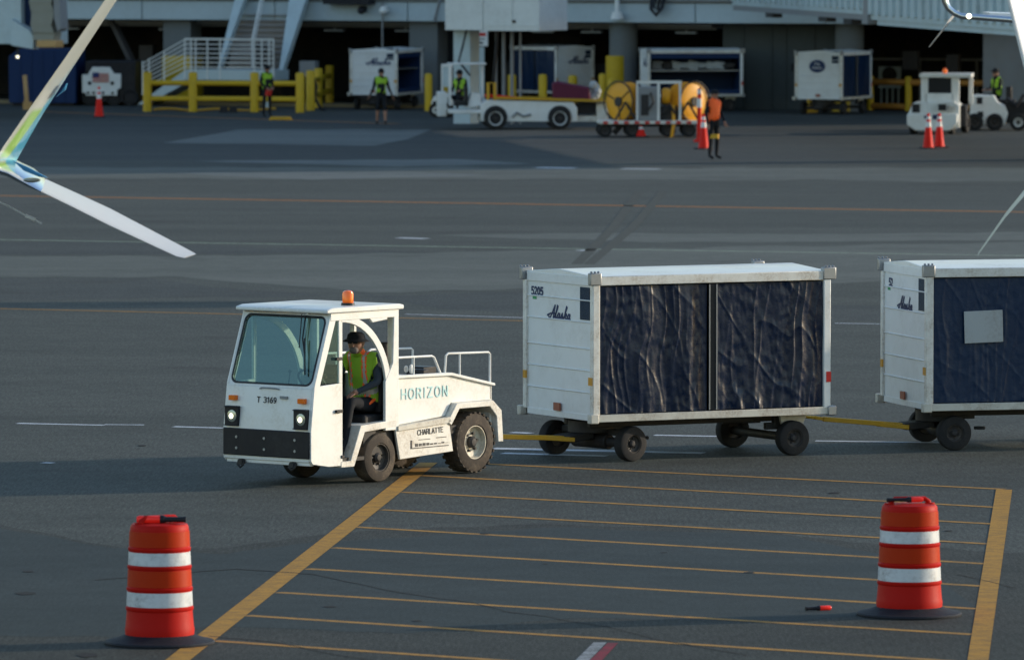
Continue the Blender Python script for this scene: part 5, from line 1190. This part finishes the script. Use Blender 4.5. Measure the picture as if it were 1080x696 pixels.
# right hand white tractor, seen from the front
def white_tractor(px0, px1, py, top, label, D=None):
    g = G((px0+px1)/2, py); u = g.y/F; t = empty('tow_tractor', g, R(-6), label, 'tow tractor', 'parked white tow tractors'); w = (px1-px0)*u/2; h = (py-top)*u
    return t, u, w, h
t, u, w, h = white_tractor(958, 1026, 142, 78, 'parked white tow tractor with open cab behind the pair of cones')
def ux(px): return (px-992)*u
def uz(py): return (142-py)*u
m = MB(); m.prism([(ux(958),uz(133)),(ux(958),uz(120)),(ux(963),uz(109)),(ux(1006),uz(107)),(ux(1012),uz(112)),(ux(1012),uz(135)),(ux(1000),uz(138)),(ux(968),uz(138))], 'xz', 0, 2.0); m.build('body', WHITE, t, bevel=.02)
m = MB(); m.prism([(ux(957),uz(120)),(ux(957),uz(132)),(ux(966),uz(138)),(ux(1002),uz(138)),(ux(1010),uz(130)),(ux(1010),uz(120))], 'xz', -.25, .0); m.build('front_bumper', WHITE, t, bevel=.03)
for a, b in ((970.5,974.5),(1005,1011),(1019,1023.5)):
    m = MB(); m.box(ux(a), ux(b), .4 if a < 1015 else 1.6, .55 if a < 1015 else 1.75, uz(112), uz(80)); m.build('cab_pillar', WHITE, t, bevel=.01)
m = MB(); m.box(ux(969), ux(1024), .3, 2.0, uz(82.5), uz(78.5)); m.box(ux(974),ux(978),.41,.5,uz(112),uz(82)); m.box(ux(1002.5),ux(1006),.41,.5,uz(112),uz(82)); m.box(ux(974), ux(1006), .41, .5, uz(112), uz(99)); m.build('cab_roof', WHITE, t, bevel=.02)
m = MB(); m.box(ux(978), ux(1002.5), .44, .46, uz(99), uz(83)); m.build('windscreen', GLD, t)
m = MB(); m.ball((ux(995), .8, uz(76)), .07, (1,1,1.3)); m.build('beacon', BEACON, t)
m = MB(); m.box(ux(962), ux(970), -.03, .0, uz(119), uz(110)); m.build('headlamp', BLACK, t); m = MB(); m.box(ux(990), ux(998), -.26, -.0, uz(116.5), uz(110)); m.build('grille', BLACK, t)
m = MB(); m.box(ux(975),ux(980),-.26,-.251,uz(125),uz(122)); m.build('plate', NAVY, t); m = MB(); m.box(ux(984),ux(990),-.26,-.251,uz(126),uz(121)); m.build('plate', NAVY, t)
m = MB(); m.box(ux(1000), ux(1008), -.02, .4, uz(136), uz(112)); m.build('step', WHITED, t); m = MB(); m.box(ux(1011.5), ux(1018), .4, 1.8, uz(134), uz(112)); m.build('side_bay', BLACK, t)
for cxp, yy_ in ((963.5,.1),(1003,.3),(1015,1.9)):
    m_ = make_wheel(t, (ux(cxp), yy_, .27), .27, .18, -1, RUBBER, RIMD); m_.rotation_euler.z = R(80)
t, u, w, h = white_tractor(1024, 1064, 138, 100, 'second white tractor without cab, seat worker behind it at the far right')
def ux(px): return (px-1044)*u
def uz(py): return (138-py)*u
m = MB(); m.prism([(ux(1022),uz(132)),(ux(1024),uz(101)),(ux(1048),uz(101)),(ux(1052),uz(108)),(ux(1060),uz(112)),(ux(1063),uz(120)),(ux(1060),uz(132))], 'xz', 0, 1.5); m.build('body', WHITE, t, bevel=.03)
m = MB(); m.box(ux(1030),ux(1036),-.02,.0,uz(110),uz(103)); m.box(ux(1031),ux(1037),-.02,.0,uz(124),uz(118)); m.build('grille', BLACK, t); m = MB(); m.box(ux(1050),ux(1070),.6,1.3,uz(112),uz(106)); m.box(ux(1060),ux(1066),.6,1.3,uz(110),uz(92)); m.build('seat', SEATM, t, bevel=.03)
m = MB(); m.box(ux(1060), ux(1085), .1, 1.2, uz(130), uz(108)); m.tube([(ux(1062),0,uz(104)),(ux(1072),-.1,uz(112)),(ux(1080),0,uz(100))],.06); m.build('engine', BLACK, t)
for cxp in (1028,1049,1074): make_wheel(t, (ux(cxp), .02, .25), .25, .2, -1, RUBBER, RIMB if cxp>1060 else RIMD)
# carts and boards behind the right guard frame
for px, lab in ((938,'white board sign on legs behind the left bay of the right guard frame'),(1063,'white board sign on legs behind the right end of the guard frame')):
    t = empty('board_sign', G(px, 113), FA, lab, 'board sign', 'white boards behind the guard frame'); m = MB(); m.box(-.38,.38,0,.08,.62,1.32); m.build('panel', BRIDGE, t)
    m = MB(); m.lathe([(.20,-.02),(.26,-.02),(.26,-.005),(.20,-.005),(.20,-.02)], axis='y', c=(0,0,1.05), n=20); m.build('emblem', DARK, t)
    for q in (-.3,-.1,.1,.3): m = MB(); m.box(q-.02,q+.02,.02,.06,0,.62); m.build('leg', BRIDGE, t)
t = empty('pipe_rack', G(1000, 111), FA, 'grey pipe rack running behind the right guard frame', 'rack'); m = MB(); m.bar((-3.2,0,1.5),(3.2,0,1.5),.06,.08); m.build('top_pipe', GREY, t)
for q in (-3.1,-1,1,3.1): m = MB(); m.box(q-.03,q+.03,-.03,.03,0,1.5); m.build('leg', GREY, t)
# small white control box by the rail
t = empty('control_box', G(324,113), FA, 'small pale control box behind the guard rail right of the stairs', 'box'); m = MB(); m.box(-.28,.28,0,.3,1.0,1.5); m.build('box_body', GREY, t); m = MB(); m.box(-.05,.05,.1,.2,0,1.0); m.build('post', DARK, t)
t = empty('cable', G(332,117), 0, 'black cable hanging beside the yellow guard rail posts', 'cable'); m = MB(); m.tube([(-.1,0,1.2),(.05,0,.8),(.0,0,.4),(.2,0,.05),(.35,0,.03)], .05); m.build('cable_body', BLACK, t)
# flag decorated vehicle
g = G(108, 112); u = g.y/F; t = empty('ground_power_unit', g, R(-4), 'dark service unit with white shield panel showing a flag', 'service unit')
def ux(px): return (px-108)*u
def uz(py): return (112-py)*u
m = MB(); m.prism([(ux(87),uz(98)),(ux(87),uz(79)),(ux(93),uz(79)),(ux(98),uz(71)),(ux(116),uz(71)),(ux(121),uz(78)),(ux(128),uz(78)),(ux(128),uz(93)),(ux(124),uz(95)),(ux(124),uz(101)),(ux(91),uz(101)),(ux(90),uz(98))], 'xz', -.1, .0); sh = m.build('front_shield', WHITE, t, bevel=.01)
m = MB(); 
for k in range(7): m.box(ux(98), ux(115.5), -.118, -.102, uz(87)+k*(10*u/7), uz(87)+(k+.5)*(10*u/7))
m.build('flag_stripes', FLAGR, sh); m = MB(); m.box(ux(98), ux(105), -.122, -.101, uz(82), uz(76.8)); m.build('flag_canton', STARB, sh)
m = MB()
for a in (92,98,108,118): m.box(ux(a), ux(a+2.5), -.115, -.101, uz(99.5), uz(97))
for a in (93,117): m.lathe([(0,-.115),(2*u,-.115),(2*u,-.101),(0,-.101)], axis='y', c=(ux(a+2),0,uz(88)), n=14)
m.build('headlamps', BLACK, sh)
m = MB(); m.box(ux(90), ux(143), .0, 2.2, uz(108), uz(65)); m.build('body', BLACK, t, bevel=.03)
for q in (95, 120, 137): make_wheel(t, (ux(q), .1, .28), .28, .2, -1, RUBBER, RIMD)
# dark blue container under the bridge
g = G(44, 112); u = g.y/F; t = empty('cargo_container', g, R(-6), 'dark navy cargo container under the boarding bridge on the left', 'container')
def ux(px): return (px-44)*u
def uz(py): return (112-py)*u
m = MB(); m.prism([(ux(9),uz(109)),(ux(9),uz(60)),(ux(20),uz(52)),(ux(80),uz(52)),(ux(80),uz(109))], 'xz', 0, 2.0); 
for k in range(1,6): m.box(ux(9+k*12)-.02, ux(9+k*12)+.02, -.02, 0, uz(108), uz(54))
m.build('body', DKBLUE, t, bevel=.01)
m = MB(); m.box(ux(12), ux(78), .2, 1.8, 0, uz(109)); m.build('skids', DARK, t)
a = G(29, 116); t = empty('tow_bar', a, 0, 'tan tow bar propped against the navy container', 'tow bar'); m = MB(); m.bar((0,0,.0), (P(26,80,a.y+.5)-a), .12, .1); m.bar((-.02,0,.55),(-.1,0,.05),.08,.08); m.box(-.14,.14,-.08,.08,0,.25); m.build('bar', TAN, t)
# a yellow hose on the kerb
t = empty('ground_hose', G(225,117.5), 0, 'yellow hose lying along the foot of the guard rail', 'hose'); m = MB(); m.tube([(x*.1-1.9, .05*math.sin(x*.9), .05+.03*math.sin(x*.37)) for x in range(0,40)], .04); m.build('hose_body', YEL, t)
# ------------------------------------------------------------------ light, sky, camera
EL, AZ = 13.0, 73.0
w = bpy.data.worlds.new('World'); SC.world = w; w.use_nodes = True; nt = w.node_tree
sky = nt.nodes.new('ShaderNodeTexSky'); sky.sky_type = 'NISHITA'; sky.sun_disc = False; sky.sun_elevation = R(EL); sky.sun_rotation = R(AZ); sky.air_density = 1.3; sky.dust_density = .5; sky.ozone_density = 1.2
nt.links.new(mixc(nt, 1.0, sky.outputs[0], SKYT, 'MULTIPLY'), nt.nodes['Background'].inputs[0]); nt.nodes['Background'].inputs[1].default_value = SKYS
sd = bpy.data.lights.new('sun', 'SUN'); so = bpy.data.objects.new('sun', sd); COL.objects.link(so)
sd.energy = SUNS; sd.angle = R(.5); sd.color = (1.0, .86, .68)
sv = Vector((math.sin(R(AZ))*math.cos(R(EL)), math.cos(R(AZ))*math.cos(R(EL)), math.sin(R(EL)))); so.rotation_euler = sv.to_track_quat('Z', 'Y').to_euler()
cam = bpy.data.cameras.new('camera'); co = bpy.data.objects.new('camera', cam); COL.objects.link(co); SC.camera = co
co.location = (0, 0, H); co.rotation_euler = (math.pi/2-PITCH, 0, 0); cam.sensor_width = 36; cam.lens = 36*F/1080; cam.clip_end = 6000; cam.clip_start = .5
cam.dof.use_dof = True; cam.dof.focus_distance = 78.5; cam.dof.aperture_fstop = 4.5
SC.view_settings.view_transform = 'Standard'; SC.view_settings.look = 'None'; SC.view_settings.gamma = 1; SC.view_settings.exposure = EXPO
